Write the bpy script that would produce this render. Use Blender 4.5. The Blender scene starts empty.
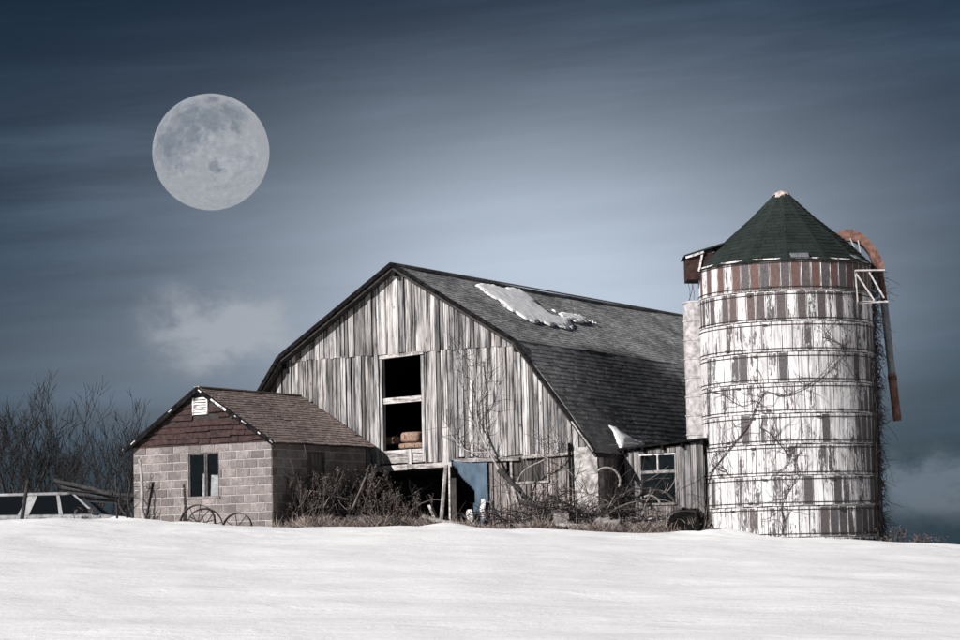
import bpy, math, random
from mathutils import Vector, Matrix, noise
from mathutils.geometry import intersect_line_plane
R_ = math.radians
rnd = random.Random(7)
sc = bpy.context.scene
COL = sc.collection

# ------------------------------------------------------------------ camera
FPX, PITCH, ROLL = 2400.0, math.atan(240 / 2400), R_(-1.3)
CAM = Vector((0, 0, 1.6))
ROT = Matrix.Rotation(math.pi / 2 + PITCH, 3, 'X') @ Matrix.Rotation(ROLL, 3, 'Z')
cd = bpy.data.cameras.new('camera')
cam = bpy.data.objects.new('camera', cd)
COL.objects.link(cam)
cam.location = CAM
cam.rotation_euler = ROT.to_euler()
cd.sensor_fit = 'HORIZONTAL'
cd.sensor_width = 36
cd.lens = 36 * FPX / 960
cd.clip_start, cd.clip_end = 0.5, 30000
sc.camera = cam
sc.render.resolution_x, sc.render.resolution_y = 1024, 683

def ray(x, y):
    return ROT @ Vector(((x - 480) / FPX, -(y - 320) / FPX, -1))
def at_y(x, y, Y):
    d = ray(x, y)
    return CAM + d * (Y / d.y)
def on_plane(x, y, p, n):
    d = ray(x, y)
    return CAM + d * ((p - CAM).dot(n) / d.dot(n))

# ------------------------------------------------------------------ light
SUN_AZ, SUN_EL = R_(-47), R_(25.5)            # azimuth measured from the camera's back, to the left
SUND = Vector((math.sin(SUN_AZ) * math.cos(SUN_EL), -math.cos(SUN_AZ) * math.cos(SUN_EL), math.sin(SUN_EL)))
ld = bpy.data.lights.new('sun', 'SUN')
ld.energy, ld.angle, ld.color = 5.0, R_(0.5), (1.0, 0.97, 0.955)
sun = bpy.data.objects.new('sun', ld)
COL.objects.link(sun)
sun.rotation_euler = (-SUND).to_track_quat('-Z', 'Y').to_euler()
sun.location = (-40, -30, 40)

def N(t, typ, ins=None, **props):
    n = t.nodes.new(typ)
    for k, v in props.items():
        setattr(n, k, v)
    for k, v in (ins or {}).items():
        if isinstance(v, bpy.types.NodeSocket):
            t.links.new(v, n.inputs[k])
        else:
            n.inputs[k].default_value = v
    return n
def MATH(t, op, a, b=0.0, c=0.0, clamp=False):
    n = N(t, 'ShaderNodeMath', {0: a, 1: b}, operation=op, use_clamp=clamp)
    if op in ('MULTIPLY_ADD', 'SMOOTH_MIN', 'SMOOTH_MAX'):
        n.inputs[2].default_value = c
    return n.outputs[0]
def VM(t, op, a, b=None):
    n = N(t, 'ShaderNodeVectorMath', {0: a}, operation=op)
    if b is not None:
        if isinstance(b, bpy.types.NodeSocket): t.links.new(b, n.inputs[1])
        else: n.inputs[1].default_value = b
    return n.outputs['Value'] if op in ('LENGTH', 'DOT_PRODUCT') else n.outputs[0]
def NOISE(t, vec, scale=5, detail=4, rough=0.6, dist=0.0):
    return N(t, 'ShaderNodeTexNoise', {'Vector': vec, 'Scale': scale, 'Detail': detail, 'Roughness': rough, 'Distortion': dist}).outputs[0]
def MAPR(t, v, a, b, c=0.0, d=1.0, smooth=False):
    return N(t, 'ShaderNodeMapRange', {'Value': v, 1: a, 2: b, 3: c, 4: d},
             interpolation_type='SMOOTHSTEP' if smooth else 'LINEAR').outputs[0]
def MIX(t, f, a, b, mode='MIX'):
    n = N(t, 'ShaderNodeMix', data_type='RGBA', blend_type=mode, clamp_factor=True)
    for k, v in ((0, f), (6, a), (7, b)):
        if isinstance(v, bpy.types.NodeSocket): t.links.new(v, n.inputs[k])
        elif isinstance(v, (int, float)): n.inputs[k].default_value = v if k == 0 else (v, v, v, 1)
        else: n.inputs[k].default_value = (*v, 1)
    return n.outputs[2]
def GREY(t, v):
    return N(t, 'ShaderNodeCombineColor', {0: v, 1: v, 2: v}).outputs[0]

# ------------------------------------------------------------------ world
world = bpy.data.worlds.new('World')
sc.world = world
world.use_nodes = True
w = world.node_tree
w.nodes.clear()
wo = w.nodes.new('ShaderNodeOutputWorld')
bg = w.nodes.new('ShaderNodeBackground')
w.links.new(bg.outputs[0], wo.inputs[0])
sky = N(w, 'ShaderNodeTexSky', sky_type='NISHITA', sun_disc=False, sun_elevation=SUN_EL,
        sun_rotation=math.atan2(SUND.x, SUND.y), air_density=1.0, dust_density=0.6, ozone_density=2.0)
hsv = N(w, 'ShaderNodeHueSaturation', {'Saturation': 0.78, 'Value': 0.0058, 'Color': sky.outputs[0]}).outputs[0]
wd = N(w, 'ShaderNodeTexCoord').outputs['Generated']
def sky_blob(px, py, sx, sy):
    c = ray(px, py).normalized()
    v = VM(w, 'SUBTRACT', wd, tuple(c))
    v = VM(w, 'MULTIPLY', v, (FPX / sx, 3.0, FPX / sy))
    l = VM(w, 'LENGTH', v)
    return MATH(w, 'POWER', 2.718, MATH(w, 'MULTIPLY', MATH(w, 'MULTIPLY', l, l), -1.0))
# thin streaked cirrus, a bright veil of high cloud, two low cumulus puffs
tilt = N(w, 'ShaderNodeVectorRotate', {'Vector': wd, 'Axis': (0, 1, 0), 'Angle': R_(4)}, rotation_type='AXIS_ANGLE').outputs[0]
str1 = NOISE(w, VM(w, 'MULTIPLY', tilt, (5, 5, 55)), 1.0, 6, 0.62, 0.3)
str2 = NOISE(w, VM(w, 'MULTIPLY', tilt, (2.2, 2.2, 14)), 1.3, 4, 0.55, 0.4)
streak = MAPR(w, MATH(w, 'MULTIPLY', str1, str2), 0.13, 0.45, 0.0, 1.0, True)
veil = sky_blob(555, 285, 290, 150)
veil2 = sky_blob(520, 170, 520, 130)
haze_l = MATH(w, 'MULTIPLY', sky_blob(170, 370, 300, 75), 0.16)
veil_t = MATH(w, 'ADD', MATH(w, 'ADD', haze_l, MATH(w, 'MULTIPLY', veil, MAPR(w, str2, 0.2, 0.8, 0.8, 1.2))), MATH(w, 'MULTIPLY', veil2, MATH(w, 'MULTIPLY_ADD', streak, 0.09, 0.07)))
puffn = NOISE(w, VM(w, 'MULTIPLY', wd, (30, 30, 44)), 1.0, 7, 0.6, 0.2)
def puff(px, py, sx, sy, a, b):
    return MAPR(w, MATH(w, 'MULTIPLY', sky_blob(px, py, sx, sy), MAPR(w, puffn, 0.3, 0.65)), a, b, 0, 1, True)
p1 = puff(224, 330, 82, 48, 0.10, 0.68)
p2 = puff(925, 488, 70, 36, 0.12, 0.62)
p3 = puff(905, 525, 80, 22, 0.25, 0.9)
lowstreak = MATH(w, 'MULTIPLY', streak, 0.20)
tint = MIX(w, 1.0, hsv, (0.42, 0.74, 1.10), 'MULTIPLY')
cold = MIX(w, lowstreak, tint, (0.07, 0.135, 0.225))
c1 = MIX(w, veil_t, cold, (0.355, 0.41, 0.485))
c2 = MIX(w, MATH(w, 'MULTIPLY', p1, 0.7), c1, (0.29, 0.31, 0.34))
c3 = MIX(w, MATH(w, 'MULTIPLY', p2, 0.55), c2, (0.15, 0.18, 0.215))
c4 = MIX(w, MATH(w, 'MULTIPLY', p3, 0.7), c3, (0.035, 0.048, 0.065))
w.links.new(c4, bg.inputs[0])
bg.inputs[1].default_value = 1.0
vs = sc.view_settings
vs.view_transform, vs.look, vs.gamma, vs.use_curve_mapping, vs.exposure = 'Standard', 'None', 1.0, False, 0.52

# ------------------------------------------------------------------ mesh helpers
class MB:
    def __init__(self):
        self.v, self.f, self.mi, self.m = [], [], [], 0
    def quad(self, *p):
        b = len(self.v)
        self.v += [tuple(q) for q in p]
        self.f.append(tuple(range(b, b + len(p)))); self.mi.append(self.m)
    def hexa(self, p):      # bottom 4, top 4, both counter-clockwise from above
        b = len(self.v)
        self.v += [tuple(q) for q in p]
        for q in ((3, 2, 1, 0), (4, 5, 6, 7), (0, 1, 5, 4), (1, 2, 6, 5), (2, 3, 7, 6), (3, 0, 4, 7)):
            self.f.append(tuple(b + i for i in q)); self.mi.append(self.m)
        return self
    def box(self, x0, x1, y0, y1, z0, z1):
        return self.hexa([(x0, y0, z0), (x1, y0, z0), (x1, y1, z0), (x0, y1, z0), (x0, y0, z1), (x1, y0, z1), (x1, y1, z1), (x0, y1, z1)])
    def bar(self, a, b, w, h, up=(0, 0, 1)):
        a, b = Vector(a), Vector(b)
        d = (b - a).normalized()
        s = d.cross(Vector(up))
        if s.length < 1e-3: s = d.cross(Vector((0, 1, 0)))
        s.normalize(); t = s.cross(d)
        s *= w / 2; t *= h / 2
        return self.hexa([a - s - t, a + s - t, b + s - t, b - s - t, a - s + t, a + s + t, b + s + t, b - s + t])
    def tube(self, pts, r, n=6, cap=True):
        pts = [Vector(p) for p in pts]
        if not isinstance(r, (list, tuple)): r = [r] * len(pts)
        b = len(self.v)
        ref = None
        for i, p in enumerate(pts):
            d = (pts[min(i + 1, len(pts) - 1)] - pts[max(i - 1, 0)])
            if d.length < 1e-9: d = Vector((0, 0, 1))
            d.normalize()
            if ref is None:
                ref = d.cross(Vector((0.31, 0.2, 0.93)))
                if ref.length < 1e-3: ref = d.cross(Vector((1, 0, 0)))
            s = (ref - d * ref.dot(d))
            if s.length < 1e-4: s = d.orthogonal()
            s.normalize(); t = d.cross(s); ref = s
            for k in range(n):
                a = 2 * math.pi * k / n
                self.v.append(tuple(p + (s * math.cos(a) + t * math.sin(a)) * r[i]))
        for i in range(len(pts) - 1):
            for k in range(n):
                k2 = (k + 1) % n
                self.f.append((b + i * n + k, b + i * n + k2, b + (i + 1) * n + k2, b + (i + 1) * n + k)); self.mi.append(self.m)
        if cap:
            self.f.append(tuple(b + k for k in range(n - 1, -1, -1))); self.mi.append(self.m)
            e = b + (len(pts) - 1) * n
            self.f.append(tuple(e + k for k in range(n))); self.mi.append(self.m)
        return self
    def ring(self, c, ax1, ax2, R, r, n=40, m=6, a0=0.0, a1=2 * math.pi):
        c, ax1, ax2 = Vector(c), Vector(ax1), Vector(ax2)
        full = abs(a1 - a0 - 2 * math.pi) < 1e-6
        pts = [c + ax1 * math.cos(a0 + (a1 - a0) * i / n) * R + ax2 * math.sin(a0 + (a1 - a0) * i / n) * R for i in range(n + 1)]
        if not full: return self.tube(pts, r, m)
        nrm = ax1.cross(ax2).normalized(); b = len(self.v)
        for i in range(n):
            o = (pts[i] - c).normalized()
            for k in range(m):
                a = 2 * math.pi * k / m
                self.v.append(tuple(pts[i] + o * math.cos(a) * r + nrm * math.sin(a) * r))
        for i in range(n):
            j = (i + 1) % n
            for k in range(m):
                k2 = (k + 1) % m
                self.f.append((b + i * m + k, b + j * m + k, b + j * m + k2, b + i * m + k2)); self.mi.append(self.m)
        return self
    def slab(self, poly, off):            # a planar polygon given a thickness
        off = Vector(off); b = len(self.v); n = len(poly)
        self.v += [tuple(p) for p in poly] + [tuple(Vector(p) + off) for p in poly]
        self.f.append(tuple(range(b, b + n))); self.mi.append(self.m)
        self.f.append(tuple(range(b + 2 * n - 1, b + n - 1, -1))); self.mi.append(self.m)
        for i in range(n):
            j = (i + 1) % n
            self.f.append((b + i, b + n + i, b + n + j, b + j)); self.mi.append(self.m)
        return self
    def mesh(self, name, mats, smooth=False):
        me = bpy.data.meshes.new(name)
        me.from_pydata(self.v, [], self.f)
        for m in (mats if isinstance(mats, (list, tuple)) else [mats]):
            me.materials.append(m)
        if max(self.mi, default=0) > 0:
            me.polygons.foreach_set('material_index', self.mi)
        if smooth:
            me.polygons.foreach_set('use_smooth', [True] * len(me.polygons))
        me.update()
        return me
    def build(self, name, mats, parent=None, smooth=False, loc=None, fix=False):
        me = self.mesh(name, mats, smooth)
        if fix:
            import bmesh
            bm = bmesh.new(); bm.from_mesh(me)
            bmesh.ops.recalc_face_normals(bm, faces=bm.faces); bm.to_mesh(me); bm.free()
        return put(name, me, parent, loc)
def put(name, me, parent=None, loc=None, rz=0.0, color=None):
    o = bpy.data.objects.new(name, me)
    COL.objects.link(o)
    if parent: o.parent = parent
    if loc is not None: o.location = loc
    if rz: o.rotation_euler = (0, 0, rz)
    if color: o.color = color
    return o
def tag(o, label, cat, group=None, kind=None):
    o['label'] = label
    if cat: o['category'] = cat
    if group: o['group'] = group
    if kind: o['kind'] = kind
    return o
def thing(name, label, cat, loc, rz=0.0, group=None):
    return tag(put(name, None, None, loc, rz), label, cat, group)

# ------------------------------------------------------------------ materials
def mat(name):
    m = bpy.data.materials.new(name); m.use_nodes = True
    t = m.node_tree
    b = t.nodes['Principled BSDF']
    b.inputs['Specular IOR Level'].default_value = 0.25
    return m, t, b
def objvec(t, spread=40.0):
    tc = N(t, 'ShaderNodeTexCoord').outputs['Object']
    r = N(t, 'ShaderNodeObjectInfo').outputs['Random']
    c = N(t, 'ShaderNodeCombineXYZ', {0: MATH(t, 'MULTIPLY', r, spread), 1: MATH(t, 'MULTIPLY', r, spread * 0.37), 2: MATH(t, 'MULTIPLY', r, spread * 1.7)}).outputs[0]
    return tc, VM(t, 'ADD', tc, c)
def bump(t, b, h, s=0.3, d=0.01):
    n = N(t, 'ShaderNodeBump', {'Height': h, 'Strength': s, 'Distance': d})
    t.links.new(n.outputs[0], b.inputs['Normal'])
def wood(name, dark, light, rough=0.85, grain=(30, 30, 0.9), lo=0.40, hi=0.60, objcol=True):
    m, t, b = mat(name)
    tc, v = objvec(t)
    g1 = NOISE(t, VM(t, 'MULTIPLY', v, grain), 1.0, 6, 0.62, 0.25)
    g2 = NOISE(t, VM(t, 'MULTIPLY', v, (grain[0] * 3.3, grain[1] * 3.3, grain[2] * 2.2)), 1.0, 4, 0.6)
    g3 = NOISE(t, VM(t, 'MULTIPLY', v, (3.2, 3.2, 0.8)), 1.0, 4, 0.6, 0.6)
    k = MATH(t, 'ADD', MATH(t, 'MULTIPLY', g1, 0.5), MATH(t, 'ADD', MATH(t, 'MULTIPLY', g2, 0.22), MATH(t, 'MULTIPLY', g3, 0.28)))
    f = MAPR(t, k, lo, hi, 0, 1, True)
    c = MIX(t, f, dark, light)
    ck = NOISE(t, VM(t, 'MULTIPLY', v, (48, 48, 0.55)), 1.0, 3, 0.55, 0.15)
    c = MIX(t, MAPR(t, ck, 0.60, 0.66, 0.0, 0.85), c, tuple(q * 0.5 for q in dark))
    kn = N(t, 'ShaderNodeTexVoronoi', {'Vector': VM(t, 'MULTIPLY', v, (5, 5, 2.2)), 'Scale': 1.0}).outputs[0]
    c = MIX(t, MAPR(t, kn, 0.05, 0.13, 0.75, 0.0), c, tuple(q * 0.5 for q in dark))
    if objcol:
        oc = N(t, 'ShaderNodeObjectInfo').outputs['Color']
        c = MIX(t, 1.0, c, oc, 'MULTIPLY')
    t.links.new(c, b.inputs['Base Color'])
    b.inputs['Roughness'].default_value = rough
    bump(t, b, g1, 0.5, 0.012)
    return m
def plain(name, c1, c2, scale=6.0, rough=0.8, metal=0.0, bmp=0.3, lo=0.35, hi=0.65, detail=5, spec=0.25):
    m, t, b = mat(name)
    tc, v = objvec(t)
    n = NOISE(t, v, scale, detail, 0.62, 0.2)
    t.links.new(MIX(t, MAPR(t, n, lo, hi), c1, c2), b.inputs['Base Color'])
    b.inputs['Roughness'].default_value = rough
    b.inputs['Metallic'].default_value = metal
    b.inputs['Specular IOR Level'].default_value = spec
    if bmp: bump(t, b, n, bmp, 0.01)
    return m
def shingle_mat(name, dark, light, moss=None, rough=0.9, dark_patch=None):
    m, t, b = mat(name)
    tc = N(t, 'ShaderNodeTexCoord').outputs['Object']
    isl = N(t, 'ShaderNodeNewGeometry').outputs['Random Per Island']
    n = NOISE(t, VM(t, 'MULTIPLY', tc, (9, 9, 9)), 1.0, 6, 0.7)
    big = NOISE(t, VM(t, 'MULTIPLY', tc, (0.45, 0.45, 0.45)), 1.0, 4, 0.6)
    f = MATH(t, 'ADD', MATH(t, 'MULTIPLY', isl, 0.34), MATH(t, 'ADD', MATH(t, 'MULTIPLY', MAPR(t, n, 0.3, 0.7), 0.24), MATH(t, 'MULTIPLY', MAPR(t, big, 0.3, 0.7), 0.42)))
    c = MIX(t, f, dark, light)
    if moss: c = MIX(t, MAPR(t, big, 0.52, 0.68, 0, 0.6), c, moss)
    if dark_patch:                       # darker patch on the lower roof slope, ending at a slanted far edge
        (va, za), (vb, zb), z_top = dark_patch
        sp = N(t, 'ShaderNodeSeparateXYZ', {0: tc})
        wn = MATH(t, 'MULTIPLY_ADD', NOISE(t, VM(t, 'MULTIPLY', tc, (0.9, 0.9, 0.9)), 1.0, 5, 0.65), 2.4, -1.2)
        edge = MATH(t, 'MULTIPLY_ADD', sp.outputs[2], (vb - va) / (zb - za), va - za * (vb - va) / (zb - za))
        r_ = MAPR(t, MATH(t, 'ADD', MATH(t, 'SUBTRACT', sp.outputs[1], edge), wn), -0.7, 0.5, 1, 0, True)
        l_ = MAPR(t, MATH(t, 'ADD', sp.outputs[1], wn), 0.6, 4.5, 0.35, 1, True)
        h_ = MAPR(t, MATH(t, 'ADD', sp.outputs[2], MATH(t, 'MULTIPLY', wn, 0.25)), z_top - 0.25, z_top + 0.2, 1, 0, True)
        patch_mask = MATH(t, 'MULTIPLY', MATH(t, 'MULTIPLY', r_, l_), h_)
        c = MIX(t, MATH(t, 'MULTIPLY', patch_mask, 0.72), c, (0.012, 0.0125, 0.014))
    t.links.new(c, b.inputs['Base Color'])
    b.inputs['Roughness'].default_value = rough
    bump(t, b, n, 0.5, 0.01)
    return m

def snow_mat(name, drift=True):
    m, t, b = mat(name)
    tc = N(t, 'ShaderNodeTexCoord').outputs['Object']
    a = NOISE(t, VM(t, 'MULTIPLY', tc, (1.3, 2.2, 2.2)), 1.0, 6, 0.62, 0.8)
    c = NOISE(t, tc, 14.0, 4, 0.7)
    g = NOISE(t, VM(t, 'MULTIPLY', tc, (0.25, 0.9, 0.9)), 1.0, 3, 0.5)
    gr = NOISE(t, tc, 70.0, 2, 0.7)
    col = MIX(t, MAPR(t, g, 0.3, 0.7), (0.855, 0.85, 0.85), (0.89, 0.88, 0.875))
    col = MIX(t, MAPR(t, c, 0.68, 0.8, 0, 0.25), col, (0.66, 0.64, 0.63))
    t.links.new(col, b.inputs['Base Color'])
    b.inputs['Roughness'].default_value = 0.55
    h = MATH(t, 'ADD', MATH(t, 'MULTIPLY', a, 1.0 if drift else 0.4), MATH(t, 'ADD', MATH(t, 'MULTIPLY', c, 0.22), MATH(t, 'MULTIPLY', gr, 0.10)))
    bump(t, b, h, 0.5 if drift else 0.25, 0.07 if drift else 0.02)
    return m

M = {}
M['snow'] = snow_mat('snow')
M['roof_snow'] = snow_mat('roof_snow', False)
M['barn_board'] = wood('barn_board', (0.020, 0.0195, 0.022), (0.44, 0.42, 0.41))
M['beam'] = wood('weathered_beam', (0.12, 0.11, 0.105), (0.50, 0.47, 0.45), grain=(3, 26, 26))
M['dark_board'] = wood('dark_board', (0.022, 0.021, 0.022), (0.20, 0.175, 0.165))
M['leanto_board'] = wood('grey_board', (0.035, 0.035, 0.037), (0.24, 0.225, 0.22))
M['rake'] = plain('black_rake', (0.003, 0.003, 0.0035), (0.016, 0.015, 0.0155), 8, 0.95, spec=0.02)  # near-black, so the barn rakes carry the soffit's shade in their colour
M['deck'] = plain('roof_deck', (0.016, 0.014, 0.013), (0.04, 0.036, 0.034), 5)
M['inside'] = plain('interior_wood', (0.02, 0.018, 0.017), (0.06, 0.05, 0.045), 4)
M['barn_shingle'] = shingle_mat('barn_shingle', (0.032, 0.033, 0.036), (0.50, 0.49, 0.485))
M['shed_shingle'] = shingle_mat('shed_shingle', (0.10, 0.075, 0.066), (0.36, 0.285, 0.255))
M['green_shingle'] = shingle_mat('green_shingle', (0.003, 0.0055, 0.005), (0.022, 0.032, 0.029))
M['brown_shingle'] = plain('brown_shingle', (0.012, 0.0065, 0.006), (0.046, 0.023, 0.020), 9)
M['mortar'] = plain('mortar', (0.25, 0.23, 0.22), (0.38, 0.35, 0.335), 9)
M['trim_white'] = plain('peeling_white_paint', (0.16, 0.15, 0.145), (0.66, 0.63, 0.62), 7, lo=0.4, hi=0.52)
M['rail_wood'] = plain('grey_rail_wood', (0.09, 0.085, 0.08), (0.26, 0.245, 0.24), 8)
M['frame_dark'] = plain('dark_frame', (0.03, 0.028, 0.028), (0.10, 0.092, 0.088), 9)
M['rust'] = plain('rust', (0.095, 0.046, 0.035), (0.21, 0.118, 0.095), 9, 0.85)
M['dark_rust'] = plain('dark_rust', (0.05, 0.03, 0.025), (0.16, 0.08, 0.06), 9, 0.85)
M['iron'] = plain('old_iron', (0.012, 0.011, 0.011), (0.045, 0.036, 0.032), 20, 0.7)
M['steel'] = plain('galvanised_steel', (0.13, 0.14, 0.155), (0.25, 0.26, 0.28), 5, 0.55, 0.35)
M['pale_metal'] = plain('pale_metal', (0.26, 0.24, 0.23), (0.5, 0.47, 0.46), 12, 0.6)
M['cap_metal'] = plain('pinkish_cap', (0.30, 0.21, 0.19), (0.62, 0.52, 0.49), 10, 0.6)
M['chute'] = plain('pale_chute', (0.20, 0.19, 0.188), (0.42, 0.40, 0.395), 7, 0.8)
M['plaster'] = plain('whitewash', (0.16, 0.15, 0.146), (0.42, 0.40, 0.39), 4.5, 0.85, lo=0.38, hi=0.58)
M['blue'] = plain('faded_blue_sheet', (0.036, 0.060, 0.086), (0.070, 0.112, 0.155), 3, 0.6)
M['hay'] = plain('hay', (0.11, 0.066, 0.044), (0.36, 0.25, 0.19), 34, 0.95, bmp=1.0)
M['bark'] = plain('bark', (0.012, 0.0115, 0.012), (0.042, 0.039, 0.039), 9, 0.9)
M['twig'] = plain('twig', (0.008, 0.008, 0.009), (0.024, 0.023, 0.024), 6, 0.9, bmp=0)
M['pale_bark'] = plain('pale_bark', (0.13, 0.12, 0.115), (0.40, 0.375, 0.36), 9, 0.9)
def cane_mat():
    m, t, b = mat('bramble_cane')
    isl = N(t, 'ShaderNodeNewGeometry').outputs['Random Per Island']
    t.links.new(MIX(t, MATH(t, 'POWER', isl, 4.0), (0.012, 0.010, 0.011), (0.34, 0.29, 0.27)), b.inputs['Base Color'])
    b.inputs['Roughness'].default_value = 0.9
    return m
M['cane'] = cane_mat()
M['vine'] = plain('vine_bark', (0.022, 0.02, 0.02), (0.075, 0.066, 0.062), 5, 0.9, bmp=0)
def grass_mat():
    m, t, b = mat('dry_grass')
    isl = N(t, 'ShaderNodeNewGeometry').outputs['Random Per Island']
    t.links.new(MIX(t, MATH(t, 'POWER', isl, 1.4), (0.055, 0.040, 0.035), (0.44, 0.36, 0.32)), b.inputs['Base Color'])
    b.inputs['Roughness'].default_value = 0.9
    return m
M['grass'] = grass_mat()
M['weed'] = plain('dead_weed', (0.035, 0.029, 0.027), (0.15, 0.122, 0.112), 5.0, 0.95, bmp=0)
M['black'] = plain('black_rubber', (0.003, 0.003, 0.003), (0.008, 0.0075, 0.0075), 6, 0.9, spec=0.03)
M['car_paint'] = plain('pale_car_paint', (0.12, 0.12, 0.124), (0.27, 0.27, 0.275), 5, 0.45, bmp=0.0, spec=0.5)
M['hoop'] = plain('steel_rod', (0.018, 0.016, 0.016), (0.05, 0.042, 0.04), 6, 0.7)
M['stone'] = plain('field_stone', (0.10, 0.092, 0.088), (0.26, 0.235, 0.225), 5, 0.9)

def block_mat():
    m, t, b = mat('cinder_block')
    tc, v = objvec(t)
    n = NOISE(t, v, 32, 4, 0.75)
    n2 = NOISE(t, v, 5, 4, 0.6)
    c = MIX(t, MAPR(t, MATH(t, 'MULTIPLY_ADD', n, 0.6, 0.0), 0.2, 0.42), (0.085, 0.074, 0.071), (0.24, 0.212, 0.203))
    c = MIX(t, MAPR(t, n2, 0.45, 0.75, 0, 0.6), c, (0.29, 0.262, 0.25))
    c = MIX(t, 1.0, c, N(t, 'ShaderNodeObjectInfo').outputs['Color'], 'MULTIPLY')
    pos = N(t, 'ShaderNodeNewGeometry').outputs['Position']
    st = NOISE(t, VM(t, 'MULTIPLY', pos, (2.2, 2.2, 1.1)), 1.0, 6, 0.65, 0.4)
    c = MIX(t, MAPR(t, st, 0.48, 0.68, 0, 0.55), c, (0.085, 0.075, 0.072))
    t.links.new(c, b.inputs['Base Color']); b.inputs['Roughness'].default_value = 0.95
    bump(t, b, n, 0.6, 0.012)
    return m
M['block'] = block_mat()

SW, SH = 0.2366 * 0.977, 0.702 * 0.977
def stave_mat():
    m, t, b = mat('silo_stave')
    tc, v = objvec(t, 60)
    oi = N(t, 'ShaderNodeObjectInfo')
    sep = N(t, 'ShaderNodeSeparateColor', {0: oi.outputs['Color']})
    peel, tone, white = sep.outputs[0], sep.outputs[1], sep.outputs[2]
    xyz = N(t, 'ShaderNodeSeparateXYZ', {0: tc})
    ex = MATH(t, 'SUBTRACT', SW / 2, MATH(t, 'ABSOLUTE', xyz.outputs[0]))
    ez = MATH(t, 'SUBTRACT', SH / 2, MATH(t, 'ABSOLUTE', xyz.outputs[2]))
    e = MATH(t, 'MINIMUM', ex, ez)
    ed = MAPR(t, e, 0.006, 0.026, -0.55, 0.0)                  # paint clings to the edges
    n1 = NOISE(t, VM(t, 'MULTIPLY', v, (12, 12, 2.6)), 1.0, 8, 0.8, 0.6)
    n2 = NOISE(t, VM(t, 'MULTIPLY', v, (40, 40, 16)), 1.0, 4, 0.7)
    n = MATH(t, 'ADD', MATH(t, 'MULTIPLY', n1, 0.75), MATH(t, 'MULTIPLY', n2, 0.25))
    pos = N(t, 'ShaderNodeNewGeometry').outputs['Position']
    big = NOISE(t, VM(t, 'MULTIPLY', pos, (1.3, 1.3, 0.9)), 1.0, 5, 0.65)
    drip = NOISE(t, VM(t, 'MULTIPLY', pos, (16, 16, 0.9)), 1.0, 5, 0.65, 0.3)
    n = MATH(t, 'ADD', n, MATH(t, 'ADD', MATH(t, 'MULTIPLY_ADD', big, 0.42, -0.21), MATH(t, 'MULTIPLY_ADD', drip, 0.34, -0.17)))
    thr = MATH(t, 'ADD', MATH(t, 'ADD', n, ed), MATH(t, 'MULTIPLY_ADD', peel, 0.72, -0.36))
    bare = MAPR(t, thr, 0.50, 0.535, 0, 1)
    streak = NOISE(t, VM(t, 'MULTIPLY', v, (22, 22, 1.2)), 1.0, 4, 0.6)
    under = MIX(t, tone, (0.036, 0.034, 0.037), (0.075, 0.042, 0.036))
    under = MIX(t, MAPR(t, n2, 0.3, 0.7), under, MIX(t, tone, (0.12, 0.109, 0.110), (0.135, 0.080, 0.070)))
    pw = MIX(t, MAPR(t, streak, 0.36, 0.62), (0.36, 0.348, 0.348), (0.80, 0.785, 0.78))
    pw = MIX(t, 1.0, pw, GREY(t, white), 'MULTIPLY')
    pw = MIX(t, MAPR(t, MATH(t, 'MULTIPLY', drip, big), 0.25, 0.40, 0, 0.6), pw, (0.25, 0.235, 0.235))
    pw = MIX(t, MAPR(t, n2, 0.58, 0.70, 0, 0.5), pw, (0.14, 0.13, 0.13))
    c = MIX(t, bare, pw, under)
    joint = MAPR(t, e, 0.006, 0.012, 0.9, 0.0)
    jn = NOISE(t, VM(t, 'MULTIPLY', v, (14, 14, 5)), 1.0, 4, 0.7)
    c = MIX(t, MATH(t, 'MULTIPLY', joint, MAPR(t, jn, 0.4, 0.55)), c, (0.03, 0.028, 0.028))
    t.links.new(c, b.inputs['Base Color']); b.inputs['Roughness'].default_value = 0.85
    bump(t, b, MATH(t, 'ADD', MATH(t, 'MULTIPLY', bare, -0.5), n2), 0.5, 0.008)
    return m
M['stave'] = stave_mat()

def glass_mat():
    m, t, b = mat('old_glass')
    t.nodes.remove(b)
    gl = N(t, 'ShaderNodeBsdfGlossy', {'Color': (0.8, 0.85, 0.9, 1), 'Roughness': 0.08})
    tr = N(t, 'ShaderNodeBsdfTransparent', {'Color': (0.93, 0.95, 0.96, 1)})
    mx = N(t, 'ShaderNodeMixShader', {0: 0.07, 1: tr.outputs[0], 2: gl.outputs[0]})
    t.links.new(mx.outputs[0], t.nodes['Material Output'].inputs[0])
    return m
M['glass'] = glass_mat()
def carglass_mat():
    m, t, b = mat('car_glass')
    b.inputs['Base Color'].default_value = (0.004, 0.005, 0.006, 1)
    b.inputs['Roughness'].default_value = 0.12
    b.inputs['Specular IOR Level'].default_value = 0.5
    return m
M['car_glass'] = carglass_mat()

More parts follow.
